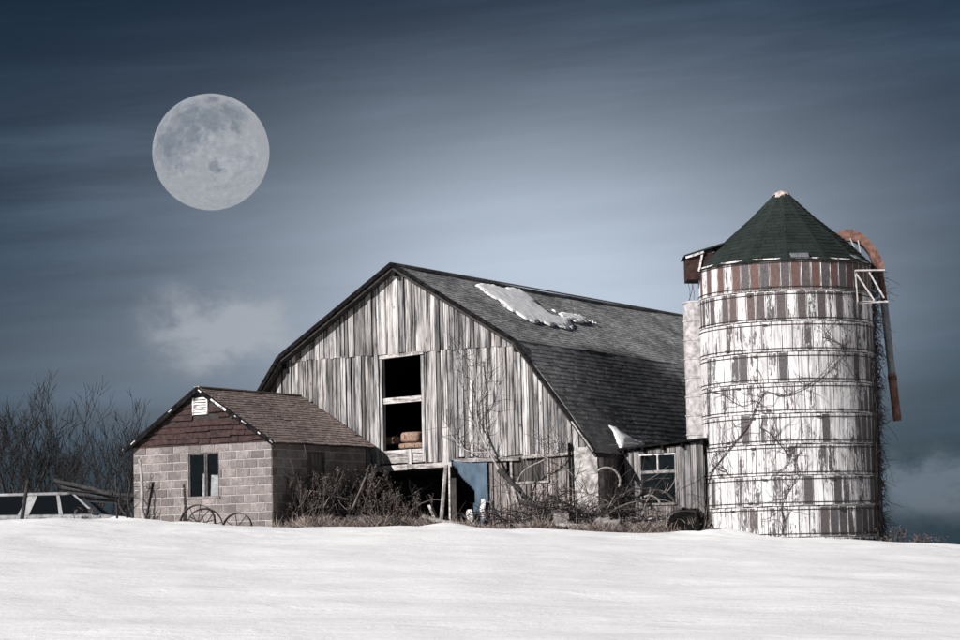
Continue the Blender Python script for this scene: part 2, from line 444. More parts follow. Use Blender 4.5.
def moon_mat():
    m, t, b = mat('moon_surface')
    t.nodes.remove(b)
    v = N(t, 'ShaderNodeTexCoord').outputs['Object']
    u = VM(t, 'NORMALIZE', v)
    n1 = NOISE(t, u, 1.5, 6, 0.58, 0.5)
    n2 = NOISE(t, u, 7.0, 7, 0.68, 0.2)
    # dark seas: centre, radius on the near side (x right, z up)
    mare = None
    for (x, z, r) in ((-0.28, 0.42, 0.34), (0.10, 0.42, 0.26), (0.44, 0.55, 0.25), (0.52, 0.32, 0.13), (-0.62, 0.02, 0.36), (0.10, 0.80, 0.13), (0.16, -0.44, 0.10), (-0.22, 0.10, 0.22), (-0.05, 0.45, 0.22)):
        y = -math.sqrt(max(0.0, 1 - x * x - z * z))
        d = VM(t, 'LENGTH', VM(t, 'SUBTRACT', u, (x, y, z)))
        d = MATH(t, 'ADD', d, MATH(t, 'MULTIPLY_ADD', n2, 0.42, -0.21))
        s = MAPR(t, d, r * 0.25, r * 1.6, 1, 0, True)
        mare = s if mare is None else MATH(t, 'MAXIMUM', mare, s)
    seas = MATH(t, 'MULTIPLY', mare, 0.74)
    vor = N(t, 'ShaderNodeTexVoronoi', {'Vector': u, 'Scale': 9.0}).outputs[0]
    hi = MIX(t, MAPR(t, n2, 0.35, 0.7), (0.27, 0.30, 0.345), (0.44, 0.46, 0.50))
    hi = MIX(t, MAPR(t, n1, 0.35, 0.65), hi, (0.34, 0.355, 0.385))
    hi = MIX(t, MAPR(t, vor, 0.05, 0.2, 0.5, 0.0), hi, (0.52, 0.52, 0.53))
    c = MIX(t, seas, hi, MIX(t, MAPR(t, n2, 0.3, 0.7), (0.13, 0.165, 0.21), (0.20, 0.235, 0.28)))
    em = N(t, 'ShaderNodeEmission', {'Color': c, 'Strength': 0.72})
    t.links.new(em.outputs[0], t.nodes['Material Output'].inputs[0])
    return m

# ------------------------------------------------------------------ ground
CREST = [(-10.57, 2.71), (-9.26, 2.74), (-7.73, 2.62), (-6.2, 2.54), (-4.64, 2.44), (-3.37, 2.39), (-1.85, 2.36), (-0.1, 2.32), (2.51, 2.17), (4.69, 2.08), (5.99, 1.98), (8.16, 1.83), (10.33, 1.67), (16, 1.3), (40, 0.6)]
def lerp_tab(tab, x):
    if x <= tab[0][0]: return tab[0][1]
    for (a, b), (c, d) in zip(tab, tab[1:]):
        if x <= c: return b + (d - b) * (x - a) / (c - a)
    return tab[-1][1]
BUMPS = [(-0.85, 53.5, 0.12, 0.55, 0.4), (4.75, 53.6, 0.13, 0.5, 0.4), (5.4, 54.2, 0.15, 0.5, 0.5), (-7.9, 54.6, 0.10, 0.8, 0.5), (-11.2, 60.8, 0.22, 1.6, 0.8), (-8.9, 59.6, 0.28, 0.9, 0.9), (-6.6, 53.6, 0.07, 0.8, 0.4), (7.0, 54.3, 0.05, 1.0, 0.4), (1.2, 53.0, 0.05, 0.8, 0.4)]
def ground(x, y, detail=True):
    zc = lerp_tab(CREST, x)
    yy = max(y, 0.0)
    g = (yy / 52.5) ** 1.5
    k = 40.0
    g = -math.log(math.exp(-k * min(g, 3.0)) + math.exp(-k)) / k
    z = zc * g
    if y > 53.5:
        left = min(1.0, max(0.0, (-9.3 - x) / 2.5))
        s = min(1.0, max(0.0, (y - 54.0) / 6.0)); s = s * s * (3 - 2 * s)
        z -= left * s * 1.15
        z -= 0.012 * (min(y, 80) - 53.5)
        if y > 80: z -= 0.03 * (min(y, 500) - 80)
    for (bx, by, bh, bsx, bsy) in BUMPS:
        if abs(x - bx) < 4 * bsx and abs(y - by) < 4 * bsy:
            z += bh * math.exp(-((x - bx) / bsx) ** 2 - ((y - by) / bsy) ** 2)
    if detail and -30 < x < 30 and 5 < y < 70:
        z += 0.07 * noise.noise(Vector((x * 0.28, y * 0.42, 3.1))) + 0.035 * noise.noise(Vector((x * 0.8, y * 0.9, 8.2))) + 0.012 * noise.noise(Vector((x * 2.3, y * 3.1, 5.5)))
        if 49 < y < 56: z += 0.03 * noise.noise(Vector((x * 1.7, y * 2.1, 1.3)))
    return z
def spaced(a, b, d): return [a + (b - a) * i / int((b - a) / d) for i in range(int((b - a) / d) + 1)]
xs = [-9000, -3000, -900, -300, -120, -60, -40, -30, -22] + spaced(-18, 18, 0.22) + [22, 30, 40, 60, 120, 300, 900, 3000, 9000]
ys = [-9000, -2000, -300, -80, -30, -10, 0, 5, 10, 14] + spaced(17, 48, 0.35) + spaced(48.2, 60, 0.2) + spaced(61, 80, 1.0) + [90, 110, 140, 200, 300, 500, 900, 3000, 12000]
g = MB()
for yv in ys:
    for xv in xs:
        g.v.append((xv, yv, ground(xv, yv)))
nx = len(xs)
for j in range(len(ys) - 1):
    for i in range(nx - 1):
        g.f.append((j * nx + i, j * nx + i + 1, (j + 1) * nx + i + 1, (j + 1) * nx + i)); g.mi.append(0)
go = g.build('snow_field', M['snow'], smooth=True)
tag(go, 'snow covered field rising to the farm buildings', None, kind='structure')

# dark earth and litter sheet, added to cut snow bounce onto shaded walls
dg_ = MB(); cw_ = 0.12
dx, dy = [-4.9 + cw_ * i for i in range(int(11.0 / cw_))], [53.4 + cw_ * j for j in range(int(11.0 / cw_))]
for yv in dy:
    for xv in dx:
        e_ = min((yv - 54.35) / 0.5, (xv + 4.5) / 0.3, (4.9 - xv) / 0.5, 1.0) + 0.9 * noise.noise(Vector((xv * 1.6, yv * 1.9, 2.0))) + 0.5 * noise.noise(Vector((xv * 5, yv * 5, 6.0)))
        dg_.v.append((xv, yv, ground(xv, yv) + max(-0.08, min(0.035, 0.05 * e_))))
for j in range(len(dy) - 1):
    for i in range(len(dx) - 1):
        n0 = j * len(dx) + i
        dg_.f.append((n0, n0 + 1, n0 + 1 + len(dx), n0 + len(dx))); dg_.mi.append(0)
do = dg_.build('added_earth', plain('earth', (0.022, 0.018, 0.016), (0.085, 0.068, 0.060), 5, 0.95, bmp=0.8), smooth=True)
tag(do, 'dark earth sheet added at the foot of the barn against snow bounce', None, kind='structure')

# ------------------------------------------------------------------ moon
mc = at_y(211, 152, 9000)
mr = 59.0 / FPX * 9000
mb = MB()
nu, nv = 64, 32
for j in range(nv + 1):
    for i in range(nu):
        a, b = 2 * math.pi * i / nu, math.pi * j / nv
        mb.v.append((mr * math.sin(b) * math.cos(a), mr * math.sin(b) * math.sin(a), mr * math.cos(b)))
for j in range(nv):
    for i in range(nu):
        mb.f.append((j * nu + i, (j + 1) * nu + i, (j + 1) * nu + (i + 1) % nu, j * nu + (i + 1) % nu)); mb.mi.append(0)
mo = mb.build('moon', moon_mat(), smooth=True, loc=mc)
tag(mo, 'large pale full moon with grey seas in the dark sky', 'moon')

# ------------------------------------------------------------------ barn frame
TH = R_(-30)
U = Vector((math.cos(TH), math.sin(TH), 0)); V = Vector((-math.sin(TH), math.cos(TH), 0))
B0 = at_y(597, 500, 55.8); B0.z = 2.2
def loc_of(P, base): 
    d = P - base
    return Vector((d.dot(U), d.dot(V), d.z))
def gab(x, y, v=0.0):                # pixel on the gable plane -> barn coordinates
    return loc_of(on_plane(x, y, B0 + V * v, V), B0)
barn = thing('barn', 'weathered grey board barn with a gambrel shingle roof and an open loft door', 'barn', B0, TH)
Z = lambda z: z - B0.z
AP, BRK, HW = -5.3, 3.38, 5.42
ZA, ZB_, ZE = Z(8.86), Z(6.78), Z(4.10)
LEN, OV = 17.2, 0.30
def ztop(u):
    d = abs(u - AP)
    return ZA + (ZB_ - ZA) * d / BRK if d < BRK else ZB_ + (ZE - ZB_) * (d - BRK) / (HW - BRK)
ZS = Z(6.67)                         # joint between the two tiers of boards
DU0, DU1, DZ0, DZ1 = -5.83, -4.67, Z(4.30), Z(6.58)
SILL = Z(3.97)

def board(name, u0, u1, z0, z1a, z1b, v, th, m, parent, lean=0.0, bright=None):
    b = MB()
    uc = (u0 + u1) / 2
    b.hexa([(u0 - uc, 0, 0), (u1 - uc, 0, 0), (u1 - uc, th, 0), (u0 - uc, th, 0),
            (u0 - uc + lean, 0, z1a - z0), (u1 - uc + lean, 0, z1b - z0), (u1 - uc + lean, th, z1b - z0), (u0 - uc + lean, th, z1a - z0)])
    o = b.build(name, m, parent, loc=(uc, v, z0))
    k = bright if bright else rnd.choice((0.4, 0.65, 0.85, 1.0, 1.1, 1.2)) * rnd.uniform(0.9, 1.1)
    wv = rnd.uniform(-0.02, 0.02)
    o.color = (k * (1 + wv), k, k * (1 - wv), 1)
    return o
def cut_at(xs_, a, b):
    return sorted([a] + [x for x in xs_ if a < x < b] + [b])
def tier(ua, ub, zlow, zhigh, v, m, parent, wmin=0.09, wmax=0.19, thick=0.026):
    u = ua
    while u < ub - 0.03:
        w_ = min(rnd.uniform(wmin, wmax), ub - u)
        for p in (AP, AP - BRK, AP + BRK, DU0, DU1):
            if u < p - 0.02 < u + w_ + 0.04: w_ = p - u
        gap = rnd.choice((0.008, 0.014, 0.020, 0.034))
        a, b_ = u + gap / 2, u + w_ - gap / 2
        um = (a + b_) / 2
        z0 = zlow(um) + rnd.uniform(-0.03, 0.02)
        za, zb = min(zhigh(a), ztop(a) - 0.05), min(zhigh(b_), ztop(b_) - 0.05)
        segs = [(z0, za, zb)]
        if zlow is low_lo and DU0 - 0.01 < um < DU1 + 0.01:
            segs = [(DZ1 + 0.09, za, zb)] if za > DZ1 + 0.12 else []
        for (s0, s1, s2) in segs:
            if min(s1, s2) > s0 + 0.03:
                board('board', a, b_, s0, s1, s2, v + rnd.uniform(-0.016, 0.010) - (0.02 if rnd.random() < 0.08 else 0.0), thick, m, parent, rnd.uniform(-0.012, 0.012))
        u += w_
low_up = lambda u: ZS
def low_lo(u): return SILL if u < -3.9 else Z(4.03) + 0.03 * math.sin(u * 5)
gw = MB().box(-2 * HW + 0.12, 0.02, 0.06, 0.10, Z(4.0), Z(4.2)).build('gable_rail', M['inside'], barn)
tier(AP - 4.4, AP + 4.4, low_up, lambda u: 99.0, -0.028, M['barn_board'], barn)
tier(AP - HW + 0.06, AP + HW - 0.06, low_lo, lambda u: ZS + 0.03, 0.0, M['barn_board'], barn)
# loft door trim
def ubar(name, u0, u1, z0, z1, v0, v1, m, tiltz=0.0, bright=1.0, parent=None):
    b = MB()
    c = ((u0 + u1) / 2, (v0 + v1) / 2, (z0 + z1) / 2)
    h = (u1 - u0) / 2; q = (v1 - v0) / 2; k = (z1 - z0) / 2
    b.hexa([(-h, -q, -k - tiltz), (h, -q, -k + tiltz), (h, q, -k + tiltz), (-h, q, -k - tiltz), (-h, -q, k - tiltz), (h, -q, k + tiltz), (h, q, k + tiltz), (-h, q, k - tiltz)])
    o = b.build(name, m, parent or barn, loc=c)
    o.color = (bright, bright, bright, 1)
    return o
ubar('door_header', DU0 - 0.05, DU1 + 0.06, DZ1, DZ1 + 0.085, -0.055, 0.06, M['beam'], 0.03)
ubar('door_jamb', DU0 - 0.05, DU0 + 0.02, DZ0 - 0.3, DZ1 - 0.02, -0.04, 0.10, M['barn_board'], bright=1.1)
ubar('door_jamb', DU1 - 0.02, DU1 + 0.06, DZ0 - 0.3, DZ1 + 0.0, -0.04, 0.10, M['barn_board'], bright=1.2)
ubar('cross_beam', DU0 + 0.02, DU1 - 0.02, Z(5.46), Z(5.60), -0.01, 0.12, M['beam'], 0.012, 1.15)
ubar('door_threshold', DU0 + 0.025, DU1 - 0.025, SILL + 0.02, DZ0 - 0.10, -0.012, 0.03, M['beam'], 0.0, 0.85)
ubar('door_threshold', DU0 + 0.025, DU1 - 0.025, DZ0 - 0.095, DZ0 + 0.01, -0.03, 0.05, M['beam'], 0.01, 1.1)
ubar('cleat', DU0 + 0.72, DU0 + 0.84, SILL - 0.02, DZ0 + 0.02, -0.055, -0.032, M['barn_board'], bright=1.2)
ubar('sill_beam', -6.75, -5.1, Z(3.80), SILL - 0.035, -0.09, 0.10, M['beam'], 0.015, 1.0)
ubar('sill_beam', -5.08, -3.85, Z(3.835), SILL - 0.02, -0.10, 0.10, M['beam'], 0.01, 0.9)
ubar('sill_beam', -3.8, -2.0, Z(3.93), Z(4.02), -0.07, 0.10, M['beam'], -0.012, 0.7)
ubar('sill_beam', -1.95, -0.6, Z(3.97), Z(4.05), -0.07, 0.08, M['beam'], 0.02, 0.75)
# floor, inner walls
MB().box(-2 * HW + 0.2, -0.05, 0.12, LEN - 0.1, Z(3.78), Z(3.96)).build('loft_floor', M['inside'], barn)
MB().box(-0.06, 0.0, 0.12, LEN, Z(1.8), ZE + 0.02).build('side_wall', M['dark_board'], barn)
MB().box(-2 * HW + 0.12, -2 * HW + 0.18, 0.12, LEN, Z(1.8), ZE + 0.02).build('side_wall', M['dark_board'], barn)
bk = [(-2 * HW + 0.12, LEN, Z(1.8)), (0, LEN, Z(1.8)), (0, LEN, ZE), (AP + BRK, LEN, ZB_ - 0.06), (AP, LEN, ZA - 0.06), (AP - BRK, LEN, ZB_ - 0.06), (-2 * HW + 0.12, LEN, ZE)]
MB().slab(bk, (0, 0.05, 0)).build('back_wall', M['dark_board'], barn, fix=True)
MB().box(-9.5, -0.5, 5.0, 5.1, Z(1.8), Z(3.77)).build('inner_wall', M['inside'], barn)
for u_, v_ in ((-6.3, 0.5), (-5.2, 2.2), (-4.1, 0.4), (-3.0, 3.0)):
    MB().box(u_ - 0.07, u_ + 0.07, v_, v_ + 0.14, Z(1.9), Z(3.79)).build('post', M['inside'], barn)

# roof: deck, shingles, rake boards
def shingle_field(mb, O, A, S, Nn, length, height, expo, wmin, wmax, th, r, span=None, warp=None, missing=0.0):
    """courses laid from the eave (S=0) up; O at the eave start, A along, S up the slope, Nn outward"""
    rows = int(height / expo)
    for k in range(rows):
        s0 = k * expo
        s1 = min(height, s0 + expo * 1.6)
        a, a1 = span(s0 + expo * 0.5) if span else (0.0, length)
        a += -r.uniform(0, wmin)
        while a < a1:
            w_ = r.uniform(wmin, wmax)
            b0, b1 = max(a, span(s0)[0] if span else 0.0), min(a + w_ - 0.008, a1)
            a += w_
            if b1 - b0 < 0.02 or r.random() < missing: continue
            j = r.uniform(-0.016, 0.012); lift = th * r.uniform(0.9, 1.2)
            sk = r.uniform(-0.006, 0.006)
            p = []
            for (aa, ss, nn) in ((b0, s0 + j - sk, 0.001), (b1, s0 + j + sk, 0.001), (b1, s1, -0.004), (b0, s1, -0.004),
                                 (b0, s0 + j - sk, lift), (b1, s0 + j + sk, lift), (b1, s1, 0.004), (b0, s1, 0.004)):
                q = O + A * aa + S * ss + Nn * (nn + (warp(aa, ss) if warp else 0.0))
                p.append(q)
            b = len(mb.v)
            mb.v += [tuple(q) for q in p]
            for q in ((4, 5, 6, 7), (0, 1, 5, 4), (1, 2, 6, 5), (3, 0, 4, 7)):
                mb.f.append(tuple(b + i for i in q)); mb.mi.append(0)
V_ = Vector((0, 1, 0))
def up_warp(a, s): return -0.05 * math.sin(math.pi * min(a, LEN) / LEN) + 0.03 * noise.noise(Vector((a * 0.35, s * 0.5, 4.0)))
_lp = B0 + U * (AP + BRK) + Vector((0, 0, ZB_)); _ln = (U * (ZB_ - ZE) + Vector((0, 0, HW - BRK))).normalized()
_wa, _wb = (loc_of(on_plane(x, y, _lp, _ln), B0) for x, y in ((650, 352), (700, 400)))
M['barn_shingle_patch'] = shingle_mat('barn_shingle_patch', (0.032, 0.033, 0.036), (0.50, 0.49, 0.485), dark_patch=((_wa.y, _wa.z), (_wb.y, _wb.z), ZB_ + 0.12))
roof = None
rr = random.Random(21)
dk = MB()
RO = [(AP - HW - 0.05, ZE - 0.07), (AP - BRK, ZB_), (AP, ZA), (AP + BRK, ZB_), (AP + HW + 0.05, ZE - 0.07)]
for (a, b) in zip(RO, RO[1:]):
    pa, pb = Vector((a[0], -OV, a[1] - 0.10)), Vector((b[0], -OV, b[1] - 0.10))
    nrm = Vector((-(b[1] - a[1]), 0, b[0] - a[0])).normalized()
    dk.slab([pa, pb, pb + V_ * (LEN + OV + 0.2), pa + V_ * (LEN + OV + 0.2)], -nrm * 0.05)
roof = dk.build('roof', M['deck'], barn, fix=True)
for idx, (a, b) in enumerate(((RO[4], RO[3]), (RO[3], RO[2]), (RO[0], RO[1]), (RO[1], RO[2]))):
    pa, pb = Vector((a[0], -OV - 0.03, a[1])), Vector((b[0], -OV - 0.03, b[1]))
    S = (pb - pa); H = S.length; S.normalize()
    Nn = Vector((-S.z, 0, S.x))
    if Nn.z < 0: Nn = -Nn
    m_ = MB()
    pa = pa - Nn * 0.02
    def low_warp(aa, ss, H=H):
        k = max(0.0, min(1.0, (aa - 5) / 11)); k = k * k * (3 - 2 * k)
        return up_warp(aa, ss) + (0.06 + 0.22 * k) * math.sin(math.pi * min(1.0, max(0.0, ss / H))) ** 1.0
    hidden = idx > 1
    shingle_field(m_, pa, V_, S, Nn, LEN + OV + 0.2, H + 0.03, 0.14, 0.16 if not hidden else 0.5, 0.36 if not hidden else 0.9, 0.015, rr, warp=low_warp if idx in (0, 2) else up_warp, missing=0.0)
    o = m_.build('shingles', M['barn_shingle'] if hidden else M['barn_shingle_patch'], roof); o['kind'] = 'stuff'
    bd = MB()
    e = S * 0.02
    q0, q1 = pa + Nn * 0.045 + e, pb + Nn * 0.03
    dp_ = 0.085 if idx < 2 else 0.10
    bd.slab([q0 - V_ * 0.03, q1 - V_ * 0.03, q1 - Nn * dp_ - V_ * 0.03, q0 - Nn * dp_ - V_ * 0.03], (0, 0.028, 0))
    bd.build('rake_board', M['rake'], roof, fix=True)
MB().bar((AP, -OV - 0.04, ZA + 0.005), (AP, LEN + 0.2, ZA + 0.005), 0.10, 0.02).build('ridge_cap', M['barn_shingle'], roof)
# bare strip of trim at the foot of the right rake
pa, pb = Vector((AP + HW + 0.05, -OV - 0.085, ZE - 0.10)), Vector((AP + BRK, -OV - 0.085, ZB_ - 0.03))
S = (pb - pa).normalized()
MB().bar(pa + S * 0.05, pa + S * 0.95, 0.03, 0.05, up=(0, 1, 0)).build('rake_strip', M['beam'], roof)
for u_ in (AP - BRK, AP, AP + BRK):
    MB().box(u_ - 0.05, u_ + 0.05, -OV + 0.03, -0.06, ztop(u_) - 0.30, ztop(u_) - 0.18).build('lookout', M['rake'], roof)

# lower wall right of the opening: rough boards, boarded window, whitewashed corner
w0, w1 = gab(513, 482), gab(547, 457)
u = -2.9
while u < -0.62:
    w_ = rnd.uniform(0.12, 0.24)
    b_ = min(u + w_ - rnd.choice((0.01, 0.02, 0.03)), -0.6)
    zt = Z(3.93) if u < -2.0 else Z(3.96)
    if b_ > w0.x and u < w1.x:
        board('board', u, b_, Z(1.9), w0.z - 0.03, w0.z - 0.03, 0.02, 0.03, M['dark_board'], barn, bright=rnd.uniform(0.9, 1.7))
        board('board', u, b_, w1.z + 0.03, zt, zt, 0.02, 0.03, M['dark_board'], barn, bright=rnd.uniform(0.9, 1.7))
    else:
        board('board', u, b_, Z(1.9) + rnd.uniform(0, 0.3), zt, zt, 0.02 + rnd.uniform(-0.01, 0.01), 0.03, M['dark_board'], barn, bright=rnd.uniform(1.0, 2.1) if u > -1.4 else rnd.uniform(0.7, 1.4))
    u += w_
bw = put('window', None, barn, (0, 0, 0))
bwf = MB(); bwf.box(w0.x - 0.06, w0.x, -0.03, 0.05, w0.z - 0.05, w1.z + 0.05); bwf.box(w1.x, w1.x + 0.05, -0.03, 0.05, w0.z - 0.05, w1.z + 0.05)
bwf.box(w0.x, w1.x, -0.028, 0.048, w1.z, w1.z + 0.05); bwf.box(w0.x, w1.x, -0.028, 0.048, w0.z - 0.05, w0.z)
me_ = bwf.build('window', M['beam'], barn); me_.color = (0.75, 0.75, 0.75, 1)
bpy.data.objects.remove(bw)
uu = w0.x + 0.005
while uu < w1.x - 0.02:
    e_ = min(uu + 0.135, w1.x - 0.003)
    o = board('board', uu, e_ - 0.012, w0.z + 0.002, w1.z - 0.002, w1.z - 0.002, 0.035, 0.02, M['dark_board'], me_, bright=rnd.uniform(0.3, 0.8))
    uu += 0.135
q0, q1 = gab(573, 520), gab(600, 448)
pl = [(-0.56, 0.0, Z(1.9)), (0.03, 0.0, Z(1.9)), (0.03, 0.0, Z(4.03)), (-0.10, 0.0, Z(4.16)), (-0.56, 0.0, Z(4.12))]
ps = MB()
nxp, nzp = 9, 30
for j in range(nzp + 1):
    for i in range(nxp + 1):
        uu = -0.56 + 0.61 * i / nxp; zz = Z(1.9) + 2.28 * j / nzp
        zz = min(zz, Z(4.16) - max(0, uu + 0.15) * 0.6)
        ps.v.append((uu, -0.02 - 0.035 * noise.noise(Vector((uu * 4, zz * 4, 2))) - 0.02 * noise.noise(Vector((uu * 11, zz * 11, 5))), zz))
for j in range(nzp):
    for i in range(nxp):
        ps.f.append((j * (nxp + 1) + i, j * (nxp + 1) + i + 1, (j + 1) * (nxp + 1) + i + 1, (j + 1) * (nxp + 1) + i)); ps.mi.append(0)
ps.box(-0.55, 0.04, 0.07, 0.3, Z(1.9), Z(4.0))
ps.build('plaster_corner', M['plaster'], barn, smooth=False)
dp = gab(571, 443); dp2 = gab(571, 505)
MB().tube([(dp.x, -0.09, dp.z), (dp.x, -0.09, (dp.z + dp2.z) / 2), (dp.x + 0.02, -0.10, dp2.z - 0.3)], 0.03, 8).build('drain_pipe', M['black'], barn, smooth=True)

# hay in the loft door
def rounded_box(mb, sx, sy, sz, amp, seed, n=6):
    pts = {}
    import itertools
    base = len(mb.v); faces = []
    def vid(p):
        k = tuple(round(c, 4) for c in p)
        if k not in pts:
            q = Vector(p)
            l = Vector((abs(q.x) ** 6, abs(q.y) ** 6, abs(q.z) ** 6)); s_ = (l.x + l.y + l.z) ** (1 / 6)
            q = q / max(s_, 1e-6)
            q = Vector((q.x * sx, q.y * sy, q.z * sz))
            q += Vector([amp * noise.noise(q * 9 + Vector((seed, k2, 0))) for k2 in range(3)])
            pts[k] = len(mb.v); mb.v.append(tuple(q))
        return pts[k]
    for ax in range(3):
        for sgn in (-1, 1):
            for i in range(n):
                for j in range(n):
                    c = []
                    for (a, b) in ((i, j), (i + 1, j), (i + 1, j + 1), (i, j + 1)):
                        p = [0, 0, 0]; p[ax] = sgn; p[(ax + 1) % 3] = -1 + 2 * a / n; p[(ax + 2) % 3] = -1 + 2 * b / n
                        c.append(vid(p))
                    if sgn < 0: c.reverse()
                    mb.f.append(tuple(c)); mb.mi.append(mb.m)
    return mb
for i, (x, y, s, v, lab) in enumerate(((415, 437.5, (0.27, 0.3, 0.13), 0.42, 'brown hay bale at the right front of the loft door'),
                                   (394, 441, (0.28, 0.25, 0.10), 0.75, 'low brown hay bale lying in the left of the loft door'),
                                   (414, 446, (0.36, 0.20, 0.07), 0.32, 'flattened hay bale on the loft door threshold'))):
    P = gab(x, y, v)
    bale = thing('hay_bale', lab, 'hay bale', B0 + U * P.x + V * P.y + Vector((0, 0, max(P.z - s[2], Z(3.965)))), TH, 'hay bales in the loft door')
    hb = rounded_box(MB(), *s, 0.02, i * 3.3).build('straw', M['hay'], bale, smooth=True, loc=(0, 0, s[2]))
    for k in (-0.4, 0.4):
        MB().ring((k * s[0], 0, s[2]), (0, s[1] + 0.012, 0), (0, 0, s[2] + 0.012), 1.0, 0.006, 20, 4).build('twine', M['cane'], bale)

# snow lying on the roof
def inside(poly, x, y):
    c = False
    for i in range(len(poly)):
        (x1, y1), (x2, y2) = poly[i], poly[i - 1]
        if (y1 > y) != (y2 > y) and x < (x2 - x1) * (y - y1) / (y2 - y1) + x1: c = not c
    return c
def edge_dist(poly, x, y):
    d = 1e9
    for i in range(len(poly)):
        (x1, y1), (x2, y2) = poly[i], poly[i - 1]
        L2 = (x2 - x1) ** 2 + (y2 - y1) ** 2
        t = max(0, min(1, ((x - x1) * (x2 - x1) + (y - y1) * (y2 - y1)) / (L2 + 1e-9)))
        d = min(d, math.hypot(x - x1 - t * (x2 - x1), y - y1 - t * (y2 - y1)))
    return d
def snow_patch(label, px, P0, S, Nn, thick=0.07, cell=0.04, rough=0.14):
    """outline in pixels laid on the roof slope through P0 (barn coords)"""
    Pw = B0 + U * P0.x + V * P0.y + Vector((0, 0, P0.z))
    Sw = U * S.x + Vector((0, 0, S.z)); Nw = U * Nn.x + Vector((0, 0, Nn.z))
    poly = []
    for (x, y) in px:
        q = on_plane(x, y, Pw, Nw) - Pw
        poly.append((q.dot(V), q.dot(Sw)))
    a0, a1 = min(p[0] for p in poly) - 0.1, max(p[0] for p in poly) + 0.1
    s0, s1 = min(p[1] for p in poly) - 0.1, max(p[1] for p in poly) + 0.1
    na, ns = int((a1 - a0) / cell) + 1, int((s1 - s0) / cell) + 1
    h = {}
    mb = MB(); ids = {}
    for i in range(na + 1):
        for j in range(ns + 1):
            a, s = a0 + i * cell, s0 + j * cell
            d = edge_dist(poly, a, s) * (1 if inside(poly, a, s) else -1)
            d += rough * noise.noise(Vector((a * 2, s * 3, 1))) + rough * 0.9 * noise.noise(Vector((a * 4, s * 11, 4))) + rough * 0.6 * noise.noise(Vector((a * 13, s * 17, 9)))
            h[i, j] = d
    c0 = P0
    for i in range(na + 1):
        for j in range(ns + 1):
            near = max(h.get((i + di, j + dj), -1) for di in (-1, 0, 1) for dj in (-1, 0, 1))
            if near > 0:
                d = h[i, j]
                z = thick * (1 - math.exp(-max(d, 0) * 5)) + 0.004 if d > 0 else -0.03
                a, s = a0 + i * cell, s0 + j * cell
                ids[i, j] = len(mb.v)
                mb.v.append(tuple(Vector((0, a, 0)) + S * s + Nn * (z + 0.02 + 0.008 * noise.noise(Vector((a * 5, s * 5, 0))))))
    for i in range(na):
        for j in range(ns):
            k = [(i, j), (i + 1, j), (i + 1, j + 1), (i, j + 1)]
            if all(q in ids for q in k) and any(h[q] > 0 for q in k):
                mb.f.append(tuple(ids[q] for q in k)); mb.mi.append(0)
    o = mb.build('snow_patch', M['roof_snow'], smooth=True)
    o.location = Pw; o.rotation_euler = (0, 0, TH)
    return tag(o, label, 'snow patch', 'snow patches on the barn roof')
up0 = Vector((AP, 0, ZA)); upS = Vector((BRK, 0, ZB_ - ZA)).normalized(); upN = Vector((-upS.z, 0, upS.x))
lo0 = Vector((AP + BRK, 0, ZB_)); loS = Vector((HW - BRK, 0, ZE - ZB_)).normalized(); loN = Vector((-loS.z, 0, loS.x))
snow_patch('large white snow patch on the upper slope of the barn roof', [(476, 285), (488, 285), (503, 288), (518, 289), (528, 295), (536, 304), (552, 315), (566, 319), (573, 324), (566, 327), (545, 324), (525, 318), (508, 308), (492, 296)], up0, upS, upN, 0.022)
snow_patch('thin streak of snow beside the large patch on the barn roof', [(556, 312), (566, 313), (580, 316), (593, 321), (578, 321), (566, 319)], up0, upS, upN, 0.012, 0.03, 0.16)
snow_patch('pointed snow patch hanging at the eave of the barn roof', [(608, 426), (614, 427), (622, 433), (634, 440), (645, 444), (634, 448), (621, 450), (617, 441), (613, 433)], lo0, loS, loN, 0.09, 0.035, 0.03)

# posts and the blue sheet under the loft
P = gab(440, 512, -0.15); Q = gab(446, 465, -0.12)
o = MB().tube([(0, 0, -0.5), (Q.x - P.x, 0.03, Q.z - P.z)], [0.06, 0.05], 7).build('prop_post', M['pale_bark'], loc=B0 + U * P.x + V * P.y + Vector((0, 0, P.z)))
o.rotation_euler = (0, 0, TH)
tag(o, 'pale round prop post under the barn sill left of the blue sheet', 'post')
P = gab(450, 515, -0.1); Q = gab(450, 466, -0.08)
o = MB().bar((0, 0, -0.4), (Q.x - P.x, 0, Q.z - P.z), 0.045, 0.045).build('prop_stud', M['beam'], loc=B0 + U * P.x + V * P.y + Vector((0, 0, P.z)))
o.rotation_euler = (0, 0, TH); tag(o, 'thin square stud standing against the left edge of the blue sheet', 'post')
bp = [gab(x, y, -0.06) for x, y in ((449, 461), (487, 463), (487, 522), (473, 524), (475, 492), (469, 486), (461, 476))]
bb = bp[0].copy(); bb.z = min(p.z for p in bp)
blue = thing('blue_sheet', 'faded blue sheet hanging from the barn sill with a torn lower corner', 'sheet', B0 + U * bb.x + V * bb.y + Vector((0, 0, bb.z)), TH)
sh = MB()
